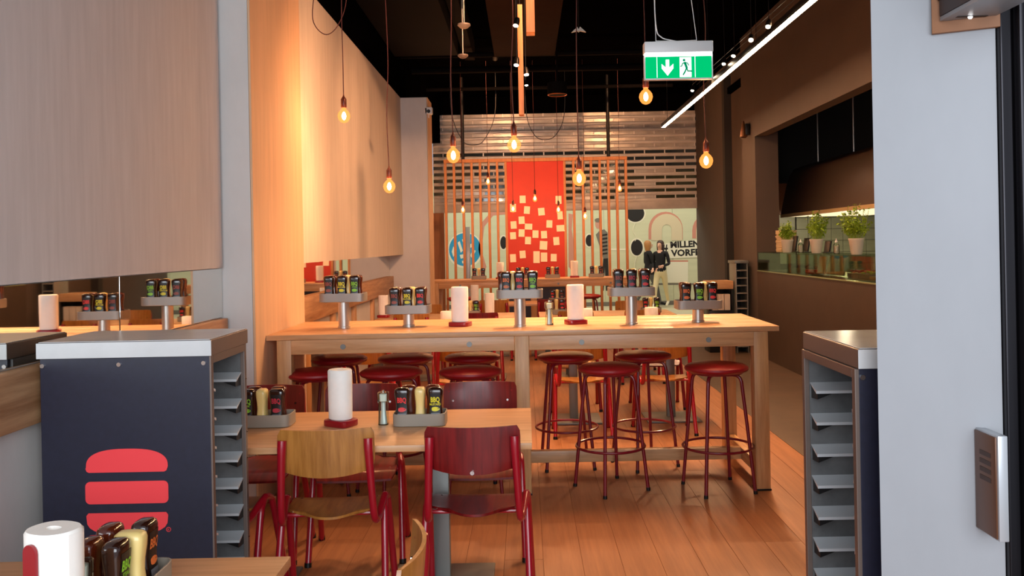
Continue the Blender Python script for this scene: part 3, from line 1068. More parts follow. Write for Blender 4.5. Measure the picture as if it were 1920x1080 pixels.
for px, lb, wh in ((898, 'grey sauce caddy on the back bar in front of the blue round sign', 'the back bar caddy before the blue sign'),
                   (980, 'grey sauce caddy on the back bar at the red board left half', 'the back bar caddy left on the red board'),
                   (1036, 'grey sauce caddy on the back bar at the red board right half', 'the back bar caddy right on the red board'),
                   (1118, 'grey sauce caddy on the back bar right of the red board', 'the back bar caddy right of the red board')):
    x = at(px, 515, 13.7)[0]
    far_caddy(lb, x, 13.7, 1.05, wh)
far_caddy('sauce caddy on the third row table before the navy panel', 0.45, 12.45, 0.75, 'the third row table caddy', ('red', 'brown'))
far_caddy('sauce caddy on the second row kitchen side table, left one', 0.36, 10.3, 0.75, 'the second row caddy nearest the middle', ('orange', 'red'))
far_caddy('sauce caddy on the second row kitchen side table, right one', 1.50, 10.3, 0.75, 'the second row caddy behind the tall stand', ('red', 'green'))
far_caddy('sauce caddy on the second row wall table', -0.68, 10.35, 0.75, 'the second row wall table caddy', ('green', 'green'))


def towel(label, loc, rotz, lean=0.0):
    t = thing('paper_towel_holder', label, 'paper towel holder', loc, rotz, 'white paper towel rolls in red holders')
    b = B(); add_loft(b, [(0, .071, .056), (.003, .073, .058), (.026, .073, .058), (.030, .070, .055)], 4.5, 28); obj('base', b, red_plastic, t)
    b = B()
    pts = []
    for k in range(9):
        a = R(180 * k / 8)
        pts.append((.018 * math.cos(a), .232 + .018 * math.sin(a)))
    pts = [(.018, .028)] + pts + [(-.018, .028)]
    add_plate(b, pts, -.0585, -.052)
    obj('holder_spine', b, red_plastic, t)
    b = B()
    prof = [(.0305, .052, .044), (.034, .056, .048), (.10, .057, .049), (.20, .058, .050), (.262, .058, .050), (.268, .054, .046), (.268, .018, .012), (.250, .016, .010), (.249, .004, .003)]
    add_loft(b, prof, 2.3, 32)
    ro = obj('towel_roll', b, white_paper, t)
    b = B()
    add_loft(b, [(.036, .0585, .0495), (.262, .0600, .0510)], 2.3, 32)
    bmesh.ops.delete(b, geom=[v for v in b.verts if v.co.x < 0.01 or v.co.y < -0.02], context='VERTS')
    if len(b.faces):
        obj('loose_sheet', b, white_paper, ro)
    else:
        b.free()
    return t


tw0 = towel('paper towel roll in red holder on the low table with sauces', (-0.90, 4.09, 0.75), R(150))
for loc, a, lb in (
        ((-1.012, 1.81, 0.75), -22, 'large paper towel roll with red spine in the bottom left corner'),
        ((-0.455, 5.83, 1.05), 160, 'paper towel roll on the bar table left of the middle stand'),
        ((0.335, 5.83, 1.05), 200, 'paper towel roll on the bar table right of the glass shaker'),
        ((at(838, 580, 7.6)[0], 7.6, 0.75), 150, 'paper towel roll top showing behind the left bar table towel roll'),
        ((1.11, 7.6, 0.75), 190, 'paper towel roll top showing under the tall right sauce stand'),
        ((0.53, 7.6, 0.75), 170, 'paper towel roll top showing right of the second bar towel roll'),
        ((at(719, 570, 10.3)[0], 10.3, 0.75), 170, 'far paper towel roll before the wall board, left of the short stand'),
        ((at(918, 570, 10.3)[0], 10.3, 0.75), 160, 'far paper towel roll between left towel roll and middle stand'),
        ((at(890, 550, 12.5)[0], 12.5, 0.75), 175, 'far paper towel roll below the back bar left half'),
        ((at(938, 505, 13.7)[0], 13.7, 1.05), 175, 'paper towel roll on the back bar left of the red board'),
        ((at(1077, 505, 13.7)[0], 13.7, 1.05), 185, 'paper towel roll on the back bar right of the red board')):
    copy_tree(tw0, loc, R(a), lb)


def shaker(label, loc):
    t = thing('salt_shaker', label, 'salt shaker', loc, 0, 'clear glass salt shakers')
    b = B(); add_loft(b, [(0, .022, .022), (.003, .024, .024), (.02, .023, .023), (.105, .0205, .0205), (.108, .0255, .0255), (.152, .0265, .0265), (.155, .024, .024)], 6, 20); obj('glass_body', b, glass, t)
    b = B(); add_loft(b, [(.110, .010, .010), (.113, .017, .017), (.145, .018, .018), (.148, .013, .013)], 3, 16); obj('salt_fill', b, white_paper, t)
    b = B(); add_loft(b, [(.004, .017, .017), (.014, .017, .017), (.05, .012, .012), (.09, .011, .011), (.108, .011, .011)], 3, 14); obj('grinder_core', b, rail_steel, t)
    b = B(); add_lathe(b, [(.006, .155), (.006, .163), (.002, .166)], 10); obj('knob', b, chrome, t)
    return t


s0 = shaker('clear glass salt shaker on the low table beside the grey caddy', (-0.695, 4.09, 0.75))
copy_tree(s0, (0.153, 5.80, 1.05), 0.3, 'clear glass shaker on the bar table left of the right towel roll')
copy_tree(s0, (-1.02, 1.925, 0.75), 0.2, 'clear glass shaker squeezed between near towel roll and near bottles')

# ------------------------------------------------------------------ pendant lamps
def pendant(label, x, y, z, wave, pear, group, power):
    t = thing('pendant_lamp', label, 'pendant lamp', (x, y, z), 0, group)
    sc = 1.0
    b = B()
    if pear:
        prof = [(.006, -.055), (.022, -.050), (.032, -.034), (.035, -.016), (.030, .006), (.020, .030), (.014, .046), (.013, .056)]
    else:
        prof = [(.010, -.050), (.026, -.043), (.040, -.026), (.0475, 0.0), (.043, .022), (.030, .040), (.017, .052), (.0145, .062)]
    add_lathe(b, prof, 24)
    obj('bulb_glass', b, bulb_glass, t)
    b = B()
    add_lathe(b, [(.003, -.028), (.012, -.020), (.017, 0.0), (.013, .018), (.005, .032)], 14)
    obj('filament', b, bulb_core, t)
    zs = .057 if pear else .063
    b = B(); add_lathe(b, [(.018, zs), (.021, zs + .004), (.021, zs + .062), (.017, zs + .070), (.007, zs + .085), (.004, zs + .10)], 18)
    obj('lamp_socket', b, socket_mat, t)
    b = B()
    top = 4.55 - z
    z0 = zs + .095
    pts = [(0, 0, z0)] + [(wave * math.sin(2.1 * k + wave * 300), 0.3 * wave * math.cos(1.7 * k), z0 + (top - z0) * k / 6) for k in range(1, 6)] + [(0.0, 0, top)]
    add_tube(b, pts, .0035, 6, smooth=4)
    obj('cord', b, cord_red, t)
    l = bpy.data.lights.new('bulb_light', 'POINT')
    l.energy = power
    l.color = (1.0, 0.48, 0.21)
    l.shadow_soft_size = 0.03
    lo = bpy.data.objects.new('bulb_light', l)
    COL.objects.link(lo)
    lo.parent = t
    return t


GP = 'filament bulbs hanging over the bar table'
for (px, py, wv, lb) in (
        (645, 218, .004, 'filament bulb pendant nearest the left wall over the bar table'),
        (730, 350, .010, 'lowest hanging filament bulb in front of the left wall panel'),
        (850, 292, .008, 'filament bulb pendant just left of the red board'),
        (964, 272, .010, 'filament bulb pendant above the red board left edge'),
        (1086, 335, .006, 'filament bulb pendant just right of the red board'),
        (1211, 182, .003, 'filament bulb pendant under the green exit sign'),
        (1324, 302, .012, 'filament bulb pendant before the dark right wall')):
    YB = {645: 6.35, 730: 6.6}.get(px, 5.85)
    x, z = at(px, py, YB)
    p = pendant(lb, x, YB, z, wv, False, GP, {645: 15, 730: 46}.get(px, 26))
    if px == 645:
        b = B()
        Y = YB
        lp = [at(a, c, Y) for a, c in ((596, -60), (586, 20), (592, 50), (612, 65), (632, 50), (648, 10), (652, -60))]
        add_tube(b, [(q[0] - x, 0.0, q[1] - z) for q in lp], .0035, 6, smooth=5)
        obj('cord_loop', b, cord_red, p)
GB = 'small filament bulbs over the back bar'
for (px, py, lb) in (
        (915, 340, 'small far bulb left of the red board, upper one'), (868, 393, 'small far bulb over the blue round sign'),
        (962, 392, 'small far bulb at the left edge of the red board'), (1003, 372, 'small far bulb in the middle of the red board'),
        (1047, 393, 'small far bulb at the right edge of the red board'), (1097, 405, 'small far bulb before the right slats, lower one'),
        (1162, 353, 'small far bulb at the right end of the slats')):
    x, z = at(px, py, 13.7)
    pendant(lb, x, 13.7, z, .004, True, GB, 34)

# ------------------------------------------------------------------ LED line and spots
t = thing('linear_led_lamp', 'long glowing LED line lamp slanting along the right ceiling', 'ceiling lamp', (2.2, 9.0, 3.4))
b = B(); box2(b, -.034, .034, -4.4, 4.4, 0.004, .05, .002); box2(b, -.034, -.0285, -4.4, 4.4, -.009, .004); box2(b, .0285, .034, -4.4, 4.4, -.009, .004); obj('profile', b, black_metal, t, smooth=False)
b = B(); box2(b, -.028, .028, -4.39, 4.39, -.008, 0.003, .001); obj('diffuser', b, led_mat, t, smooth=False)
for yy in (-3.6, -1.0, 1.6, 4.0):
    b = B(); add_tube(b, [(0, yy, .05), (0, yy, 1.148)], .003, 6); obj('suspension_wire', b, black_metal, t)


def spot(label, px, py, Y, power, aim=(0, 0, -1), group='small ceiling spotlights'):
    x, z = at(px, py, Y)
    t = thing('ceiling_spot', label, 'spotlight', (x, Y, z), 0, group)
    d = Vector(aim).normalized()
    b = B(); add_tube(b, [d * -.07, d * -.05, d * 0.0], [.014, .022, .024], 14); obj('housing', b, black_metal, t)
    b = B(); add_tube(b, [d * 0.0005, d * 0.004], .019, 14); obj('lens', b, spot_face, t)
    b = B(); add_tube(b, [d * -.06, (0, 0, 4.55 - z)], .003, 6); obj('stem', b, black_metal, t)
    if power:
        l = bpy.data.lights.new('spot_light', 'SPOT')
        l.energy = power
        l.color = (1.0, 0.62, 0.33)
        l.spot_size = R(75)
        l.spot_blend = 0.6
        l.shadow_soft_size = .03
        lo = bpy.data.objects.new('spot_light', l)
        COL.objects.link(lo)
        lo.parent = t
        lo.location = d * 0.01
        lo.rotation_euler = d.to_track_quat('-Z', 'Y').to_euler()


for px, py, Y, pw, aim, lb in (
        (967, 48, 6.6, 90, (-.25, -.35, -1), 'nearest spotlight left of the hanging wooden plank'),
        (968, 122, 7.0, 90, (-.1, -.3, -1), 'second spotlight left of the hanging wooden plank'),
        (987, 140, 7.3, 90, (.1, -.25, -1), 'upper spotlight right of the hanging wooden plank'),
        (987, 160, 11.0, 90, (.1, -.25, -1), 'lower spotlight right of the hanging wooden plank'),
        (1440, 50, 6.9, 60, (-.3, -.5, -1), 'highest spotlight on the wire beside the LED line'),
        (1408, 75, 7.4, 90, (-.3, -.9, -1), 'brightest flaring spotlight beside the LED line'),
        (1375, 105, 8.4, 60, (-.3, -.4, -1), 'third spotlight down the wire beside the LED line'),
        (1357, 120, 9.0, 60, (-.3, -.4, -1), 'fourth spotlight down the wire beside the LED line'),
        (1328, 144, 9.8, 60, (-.3, -.8, -1), 'spotlight at the lower right corner of the exit sign'),
        (1298, 170, 11.2, 60, (-.3, -.4, -1), 'lowest spotlight below the exit sign beside the LED line')):
    spot(lb, px, py, Y, pw, aim)
def added_wash(label, loc, target, power, size):  # added spotlights that brighten the left wall and the shutter
    d = (Vector(target) - Vector(loc)).normalized()
    t = thing('ceiling_spot', label, 'spotlight', loc, 0, 'added wall washing ceiling spotlights')
    b = B(); add_tube(b, [d * -.12, d * -.09, d * 0.0], [.03, .045, .05], 16); obj('housing', b, black_metal, t)
    b = B(); add_tube(b, [d * 0.0005, d * 0.004], .042, 16); obj('lens', b, spot_face, t)
    b = B(); add_tube(b, [d * -.10, (0, 0, 4.55 - loc[2])], .006, 6); obj('stem', b, black_metal, t)
    l = bpy.data.lights.new('spot_light', 'SPOT')
    l.energy = power; l.color = (1.0, 0.48, 0.23); l.spot_size = R(size); l.spot_blend = 0.8; l.shadow_soft_size = .05
    lo = bpy.data.objects.new('spot_light', l); COL.objects.link(lo); lo.parent = t; lo.location = d * 0.012
    lo.rotation_euler = d.to_track_quat('-Z', 'Y').to_euler()


added_wash('first added black spotlight washing the left wall panel from the ceiling', (0.35, 5.4, 4.05), (-1.67, 7.4, 2.1), 165, 66)
added_wash('second added black spotlight washing the left wall panel from the ceiling', (0.75, 6.4, 4.15), (-1.67, 9.9, 1.9), 270, 60)
added_wash('added black ceiling spotlight aimed at the left half of the shutter', (-0.4, 12.7, 4.38), (-0.6, 16.9, 3.0), 95, 110)
added_wash('added black ceiling spotlight aimed at the right half of the shutter', (1.9, 12.7, 4.38), (2.1, 16.9, 3.0), 95, 110)
for pa, lb in (((845, 930, 272), 'thin slack cable looping before the shutter above the left slats'), ((985, 1060, 262), 'thin slack cable looping before the shutter above the red board')):
    (xa, za), (xb, zb), (xm, zm) = at(pa[0], 215, 14.4), at(pa[1], 215, 14.4), at((pa[0] + pa[1]) / 2, pa[2], 14.4)
    b = B(); add_tube(b, [(xa, 14.4, 4.55), (xa + .02, 14.4, za), (xm - .18, 14.4, zm + .08), (xm, 14.4, zm), (xm + .18, 14.4, zm + .08), (xb - .02, 14.4, zb), (xb, 14.4, 4.55)], .006, 6, smooth=5)
    tag(obj('slack_cable', b, black_metal), lb, 'cable')
b = B()
pts1 = [at(1500, -10, 6.0), at(1298, 166, 11.4)]
for off in (0, .06):
    add_tube(b, [(pts1[0][0] + off, 6.0, pts1[0][1] + .05), (pts1[1][0] + off, 11.4, pts1[1][1] + .05)], .0025, 6)
tag(obj('spot_cable', b, black_metal), 'pair of thin black cables carrying the spotlights beside the LED line', 'cable')

# ------------------------------------------------------------------ exit sign
t = thing('exit_sign', 'green illuminated emergency exit sign hanging from the ceiling', 'exit sign', (0.805, 4.4, 2.44))
b = B(); box2(b, -.176, .176, -.035, .035, .128, .185, .004); obj('housing', b, white_plastic, t)
b = B(); box2(b, -.172, .172, -.030, .030, .112, .1275, .003); obj('light_tube', b, sign_tube, t)
b = B(); box2(b, -.170, .170, -.012, .012, 0.0, .1115, .002); pn = obj('sign_panel', b, sign_green, t, smooth=False)
b = B(); box2(b, -.174, .174, -.016, .016, -.008, -.001, .001); box2(b, -.1765, -.1705, -.016, .016, -.008, .118, .001); box2(b, .1705, .1765, -.016, .016, -.008, .118, .001)
obj('sign_rim', b, white_plastic, t, smooth=False)
yf, yb = -.0135, -.0122
b = B(); add_plate(b, [(-.0655, .095), (-.0655, .055), (-.0865, .073), (-.0865, .050), (-.0565, .012), (-.0265, .050), (-.0265, .073), (-.0475, .055), (-.0475, .095)], yf, yb); obj('arrow', b, sign_white, pn, smooth=False)
b = B(); add_plate(b, [(.006, .004), (.066, .004), (.066, .106), (.006, .106)], yf, yb); dw = obj('doorway', b, sign_white, pn, smooth=False)
for xx in (-.112, .084):
    b = B(); box2(b, xx, xx + .0025, yf, yb, .003, .109); obj('divider', b, sign_white, pn, smooth=False)
dk = emit('sign_figure_green', (0.0, 0.16, 0.06, 1), 1.0)
b = B()
yk = -.0172
add_lathe(b, [(.0068, -.0008), (.0068, .0004)], 12, (0, 0, 0))
for v in b.verts:
    v.co = (v.co.x + .028, v.co.z + yk, v.co.y + .090)
def limb(pts, r):
    add_tube(b, [(p[0], yk, p[1]) for p in pts], r, 6)
limb([(.030, .080), (.036, .066), (.042, .048)], .0062)
limb([(.030, .078), (.020, .072), (.016, .060), (.008, .058)], .0030)
limb([(.034, .078), (.046, .074), (.052, .062)], .0030)
limb([(.040, .050), (.034, .034), (.022, .014)], .0038)
limb([(.042, .050), (.046, .034), (.068, .033)], .0038)
obj('running_figure', b, dk, dw)
for (x0, x1, w0) in ((-.112, -.118, 0), (.098, .052, 0), (-.102, -.085, 1)):
    b = B()
    if w0:
        add_tube(b, [(-.118, 0, 1.2), (-.116, 0, .5), (-.110, 0, .27), (-.085, 0, .215), (-.03, 0, .196), (.03, 0, .186)], .003, 6, smooth=5)
        obj('power_cable', b, white_plastic, t)
    else:
        add_tube(b, [(x0, 0, .185), (x0, 0, .20), (x1, 0, .60), (x1 + (x1 - x0), 0, 1.6)], .0018, 6)
        obj('suspension_wire', b, white_plastic, t)
b = B(); add_tube(b, [(-.112, 0, .195), (.0, 0, .192), (.098, 0, .195)], .002, 6); obj('cross_wire', b, white_plastic, t)

# ------------------------------------------------------------------ ceiling furniture
x0 = at(927, 105, 10.5)[0]; x1 = at(1040, 105, 10.5)[0]; zp = at(983, 105, 10.5)[1]
b = B(); box2(b, x0, x1, 7.5, 10.5, zp, zp + .05, .004)
tag(obj('acoustic_panel', b, brown_panel), 'brown rectangular acoustic panel hanging under the black ceiling', 'ceiling panel')
x0 = at(725, 100, 8.5)[0]
b = B(); box2(b, -1.64, -0.82, 7.2, 11.0, 4.05, 4.5, .01)
tag(obj('air_duct', b, duct_black), 'large dark rectangular air duct along the left of the ceiling', 'air duct')
b = B(); box2(b, -.80, -.66, 6.3, 12.0, 4.2, 4.48, .01)
tag(obj('air_duct', b, duct_black), 'narrow dark air duct left of the brown ceiling panel', 'air duct')
for (ya, zz_, rr_, lb) in ((11.3, 4.12, .035, 'black pipe crossing the ceiling nearest us'), (12.4, 4.15, .05, 'black pipe crossing the ceiling in the middle'), (14.2, 4.2, .03, 'black pipe crossing the ceiling near the shutter')):
    b = B(); add_tube(b, [(-1.6, ya, zz_), (2.5, ya, zz_)], rr_, 12)
    tag(obj('ceiling_pipe', b, duct_black), lb, 'pipe')
# hanging planks
for (pa, pb, Y, dep, lb) in (((978, 8), (978, 215), 7.1, .5, 'long thin wooden plank hanging edge on from the ceiling'),
                             ((995, -60), (995, 60), 6.3, .6, 'short wider wooden plank hanging at the top of the picture')):
    xa, za = at(pa[0], pa[1], Y); xb, zb = at(pb[0], pb[1], Y)
    hw = (.022 if Y > 7 else .032)
    b = B(); box2(b, xb - hw, xb + hw, Y, Y + dep * .2, zb, min(za, 4.5), .002)
    o = obj('hanging_plank', b, slat_wood)
    tag(o, lb, 'wooden plank')
    b = B(); add_tube(b, [(xb, Y + .05, min(za, 4.5) - .02), (xb, Y + .05, 4.56)], .004, 6); obj('hanger', b, black_metal, o)
# round open downlight
x, z = at(1045, 178, 11.2)
t = thing('round_downlight', 'round black downlight with glowing orange rim under the ceiling', 'downlight', (x, 11.2, z))
b = B(); add_lathe(b, [(.125, 0.0), (.128, .02), (.128, .16), (.118, .16), (.118, .002)], 28); obj('housing', b, duct_black, t)
b = B(); add_tube(b, [(.122 * math.cos(2 * PI * k / 32), .122 * math.sin(2 * PI * k / 32), 0) for k in range(32)], .006, 6, closed=True); obj('rim', b, mat('orange_lit_rim', (220, 120, 60), 0.3, metal=0.8), t)  # orange lamplight put into the rim colour
b = B(); add_lathe(b, [(.05, .10), (.05, .105)], 16); obj('lamp', b, emit('downlight_lamp', (1, .5, .2, 1), 3.0), t)
b = B(); add_tube(b, [(0, 0, .15), (0, 0, 4.56 - z)], .012, 8); obj('stem', b, duct_black, t)
# detectors
for (px, py, Y, lb) in ((870, 48, 6.5, 'nearest smoke detector on a rod under the ceiling'), (868, 105, 8.0, 'second smoke detector on a rod under the ceiling')):
    x, z = at(px, py, Y)
    t = thing('smoke_detector', lb, 'smoke detector', (x, Y, z), 0, 'smoke detectors')
    b = B(); add_lathe(b, [(.012, -.025), (.03, -.018), (.05, 0), (.048, .012), (.01, .016)], 20); obj('sensor_head', b, mat('sensor_grey', (120, 104, 92), 0.5), t)
    b = B(); add_tube(b, [(0, 0, .01), (0, 0, 4.56 - z)], .006, 8); obj('rod', b, grey_metal, t)
x, z = at(1085, 58, 6.5)
t = thing('motion_sensor', 'small grey winged sensor right of the brown ceiling panel', 'sensor', (x, 6.5, z))
b = B(); add_plate(b, [(-.055, -.012), (-.01, .028), (0, .01), (.01, .03), (.055, -.012), (.01, -.002), (0, -.01), (-.01, -.002)], -.012, .012); obj('wings', b, grey_metal, t)
b = B(); add_tube(b, [(0, 0, .01), (0, 0, 4.56 - z)], .005, 8); obj('rod', b, duct_black, t)
x, z = at(802, 205, 11.6)
t = thing('security_camera', 'small white camera at the top of the left end column', 'camera', (x, 11.75, z))
b = B(); box2(b, -.06, .05, -.05, .05, -.05, .05, .015); obj('housing', b, white_plastic, t)
b = B(); add_tube(b, [(.0, -.055, -.01), (.0, -.045, -.01)], .025, 14); obj('lens', b, black_metal, t)
b = B(); box2(b, -.09, .0, .0, .06, -.09, -.04, .005); obj('bracket', b, white_plastic, t)
x, z = at(1379, 250, 12.45)
t = thing('wall_lamp', 'small dark wall lamp on the brown pier right of the last pendant', 'wall lamp', (3.36, 12.5, z))
x = x - 3.36
# the fixture hangs on the end face of the pier recess
b = B(); box2(b, x - .05, x + .05, -.55, -.52, -.10, .10, .004); b.free()
b = B(); box2(b, -.235, -.165, -.50, -.40, -.08, .08, .008); obj('bracket', b, black_metal, t)
b = B(); add_lathe(b, [(.03, -.12), (.055, -.10), (.04, -.02), (.025, .06), (.012, .12)], 18, (-.25, -.45, 0)); obj('lamp_body', b, mat('bronze', (120, 76, 48), 0.35, metal=0.7), t)

# ------------------------------------------------------------------ divider with slats and red board
YD = 15.0
t = thing('slat_divider', 'tall wooden slat screen around the red notice board at the back', 'room divider', (0, YD, 0))
LEFT = [837, 853, 870, 886, 902, 918, 934, 950]
RIGHT = [1060, 1077, 1094, 1110, 1126, 1142, 1158, 1175]
b = B(); box2(b, -.021, .021, -.04, .04, 0.02, 3.05, .003)
sl = None
for px in LEFT + RIGHT:
    x = at(px, 420, YD)[0]
    if sl is None:
        sl = obj('slat', b, slat_wood, t, (x, 0, 0))
    else:
        inst('slat', sl.data, t, (x, 0, 0))
xl, xr = at(837, 420, YD)[0] - .025, at(1175, 420, YD)[0] + .025
b = B(); box2(b, xl, xr, -.045, .045, 3.052, 3.11, .003); obj('top_rail', b, slat_wood, t)
b = B(); box2(b, xl, xr, -.045, .045, 0.0, .02, .002); obj('bottom_rail', b, slat_wood, t)
for px in (867, 1140):
    x = at(px, 250, YD)[0]
    b = B(); add_tube(b, [(x, 0, 3.11), (x, 0, 4.55)], .03, 10); obj('ceiling_rod', b, black_metal, t)
xa, xb = at(952, 420, YD)[0], at(1059, 420, YD)[0]
b = B(); box2(b, xa, xb, -.03, .0, 0.98, 3.05, .002); rb = obj('red_board', b, red_board, t, smooth=False)
b = B(); box2(b, xa, xb, -.03, .0, 0.03, 0.979, .002); obj('lower_panel', b, navy, t, smooth=False)
NOTES = [(980, 374, 11, 14, 0), (1047, 375, 11, 15, 0), (962, 390, 11, 15, 0), (988, 394, 11, 14, -5), (1015, 397, 12, 14, 4), (1050, 404, 10, 15, 3), (978, 413, 11, 14, 2), (963, 422, 11, 14, 3),
         (991, 425, 14, 11, -3), (1030, 420, 11, 14, -3), (1051, 428, 15, 12, 2), (962, 442, 11, 13, 2), (978, 437, 11, 14, -3), (1004, 439, 11, 14, -2), (1020, 440, 11, 14, 2), (990, 451, 11, 14, -3),
         (1019, 460, 14, 16, -4), (1043, 452, 11, 15, 3), (962, 484, 11, 15, 2), (980, 477, 11, 14, 3), (1006, 482, 12, 22, -1), (1020, 482, 12, 17, -1), (1038, 483, 11, 14, -2)]
for i, (px, py, ww, hh, an) in enumerate(NOTES):
    x, z = at(px, py, YD)
    wx, hz = ww * YD / F / 2, hh * YD / F / 2
    b = B()
    n = 4
    g0, g1 = [], []
    for j in range(n + 1):
        zz_ = -hz + 2 * hz * j / n
        yy = -.004 - .010 * ((n - j) / n) ** 2 * (0.4 + .6 * random.random())
        g0.append([b.verts.new((sx * wx, yy, zz_)) for sx in (-1, 0, 1)])
        g1.append([b.verts.new((sx * wx, yy + .001, zz_)) for sx in (-1, 0, 1)])
    for j in range(n):
        for k in range(2):
            b.faces.new((g0[j][k], g0[j][k + 1], g0[j + 1][k + 1], g0[j + 1][k]))
            b.faces.new((g1[j][k], g1[j + 1][k], g1[j + 1][k + 1], g1[j][k + 1]))
    o = obj('paper_note', b, note_paper, None, (x, YD - .031, z), smooth=False)
    o.rotation_euler.y = R(-an)
    row = 'top' if py < 400 else ('middle' if py < 446 else 'bottom')
    colm = 'left' if px < 985 else ('right' if px > 1025 else 'centre')
    same = [q for q in range(i) if NOTES[q][1] // 1 is not None and ('top' if NOTES[q][1] < 400 else ('middle' if NOTES[q][1] < 446 else 'bottom')) == row and ('left' if NOTES[q][0] < 985 else ('right' if NOTES[q][0] > 1025 else 'centre')) == colm]
    o['_row'] = row; o['_col'] = colm
    tag(o, '', 'paper note', 'paper notes pinned to the red board')
nn = [o for o in COL.objects if o.name.startswith('paper_note')]
import collections
cells = collections.defaultdict(list)
for o in nn:
    cells[(o['_row'], o['_col'])].append(o)
ORD = ['first', 'second', 'third', 'fourth', 'fifth', 'sixth']
for (rw, cm), L in cells.items():
    L.sort(key=lambda o: -o.location.z)
    for i, o in enumerate(L):
        o['label'] = 'pale paper note on the red board, %s from above of the %s %s notes' % (ORD[i], rw, cm)
        del o['_row']; del o['_col']

# ------------------------------------------------------------------ rolling shutter
t = thing('rolling_shutter', 'half raised silver rolling shutter with window slots across the back', 'shutter', (0, 16.95, 0))
SX0, SX1 = -1.80, 3.46
PW, PH, RH = .40, .062, .128
nrow = 14
panes = {}
for r in range(nrow):
    zb = 2.40 + r * RH
    off = (r % 2) * PW / 2
    b = B()
    # curved slat profile: bar below the slots
    n = 6
    prof = [(-.012 + .024 * 0 - .010 * math.sin(PI * k / n), zb + (RH - PH) * k / n) for k in range(n + 1)]
    pa = [[b.verts.new((xx, p[0], p[1])) for p in prof] for xx in (SX0, SX1)]
    pb = [[b.verts.new((xx, .010, p[1])) for p in prof] for xx in (SX0, SX1)]
    for k in range(n):
        b.faces.new((pa[0][k], pa[1][k], pa[1][k + 1], pa[0][k + 1]))
        b.faces.new((pb[0][k], pb[0][k + 1], pb[1][k + 1], pb[1][k]))
    b.faces.new((pa[0][0], pb[0][0], pb[1][0], pa[1][0])); b.faces.new((pa[0][n], pa[1][n], pb[1][n], pb[0][n]))
    xs = SX0 - PW + off
    while xs < SX1:
        xv = max(xs, SX0)
        if xs + .011 > SX0 and xs < SX1 - .02:
            box2(b, max(xs - .011, SX0), xs + .011, -.012, .010, zb + (RH - PH), zb + RH)
        xs += PW
    obj('shutter_slat', b, shutter_alu, t)
    xs = SX0 - PW + off
    while xs < SX1:
        a, c = max(xs + .011, SX0), min(xs + PW - .011, SX1)
        if c - a > .05:
            solid = r >= 8 or random.random() < .12
            key = (round(c - a, 3), solid)
            if key not in panes:
                q = B(); box2(q, 0, c - a, -.003, .003, 0, PH, 0)
                panes[key] = obj('pane', q, shutter_sheen if solid else shutter_pane, t, (a, 0, zb + RH - PH), smooth=False).data
            else:
                inst('pane', panes[key], t, (a, 0, zb + RH - PH))
        xs += PW
b = B(); box2(b, SX0, SX1, -.03, .03, 2.25, 2.399, .006); obj('bottom_bar', b, shutter_alu, t)

# ------------------------------------------------------------------ mural across the mall passage
YM = 21.6
t = thing('mural_hoarding', 'pale mint printed hoarding with balloons and lettering beyond the shutter', 'mural', (0, YM, 0))
seam = [-6.0, -4.4, -2.9, -1.3, 0.35, 2.0, at(1262, 480, YM)[0], 5.3, 6.9, 8.5]
for a, c in zip(seam, seam[1:]):
    b = B(); box2(b, a, c - .006, 0, .05, .02, 3.4, .002); obj('hoarding_panel', b, mural_bg, t, smooth=False)
b = B(); box2(b, -6, 8.5, -.02, .06, 0, .10, .003); obj('plinth', b, mural_grey, t, smooth=False)


def mp(px, py):
    return at(px, py, YM)


def shape(name, pts, m, y=-.004, parent=None):
    b = B(); add_plate(b, pts, y, y + .0035)
    return obj(name, b, m, parent or t, smooth=False)


def ell(cx, cy, rx, ry, n=28, a0=0, a1=360):
    return [mp(cx + rx * math.cos(R(a0 + (a1 - a0) * k / n)), cy + ry * math.sin(R(a0 + (a1 - a0) * k / n))) for k in range(n + (0 if a1 - a0 == 360 else 1))]


def arch(cx, top, bot, ro, ri):
    o = [mp(cx + ro, bot)] + [mp(cx + ro * math.cos(R(-a)), top + ro * 1.0 + ro * math.sin(R(-a))) for a in range(0, 181, 15)] + [mp(cx - ro, bot)]
    i = [mp(cx - ri, bot)] + [mp(cx - ri * math.cos(R(a)), top + ro - ri * math.sin(R(a))) for a in range(0, 181, 15)] + [mp(cx + ri, bot)]
    return o + i


shape('balloon_letter_shade', arch(1248, 397, 449, 32, 11), mural_pink, -.004)
shape('balloon_letter', arch(1250, 401, 451, 29, 9), mural_beige, -.008)
shape('balloon_letter_shade', arch(1330, 400, 447, 32, 12), mural_pink, -.004)
shape('balloon_letter', arch(1333, 405, 449, 28, 11), mural_beige, -.008)
shape('balloon_letter_shade', arch(1000, 396, 470, 34, 14), mural_pink, -.004)
for (cx, cy, rx, ry, nm) in ((1191, 400, 17, 16, 'balloon'), (1194, 464, 11, 15, 'balloon'), (1105, 451, 7, 11, 'balloon'), (944, 455, 6, 12, 'balloon')):
    shape('balloon_rim', ell(cx, cy, rx + 2.5, ry + 2.5), mural_white, -.004)
    shape(nm, ell(cx, cy, rx, ry), mural_black, -.008)
b = B(); add_tube(b, [(q[0], -.006, q[1]) for q in (mp(1191, 418), mp(1187, 432), mp(1193, 446), mp(1190, 452))], .008, 6, smooth=3); obj('balloon_string', b, mural_white, t)
b = B(); add_tube(b, [(q[0], -.006, q[1]) for q in (mp(1194, 480), mp(1190, 500), mp(1196, 530))], .008, 6, smooth=3); obj('balloon_string', b, mural_white, t)
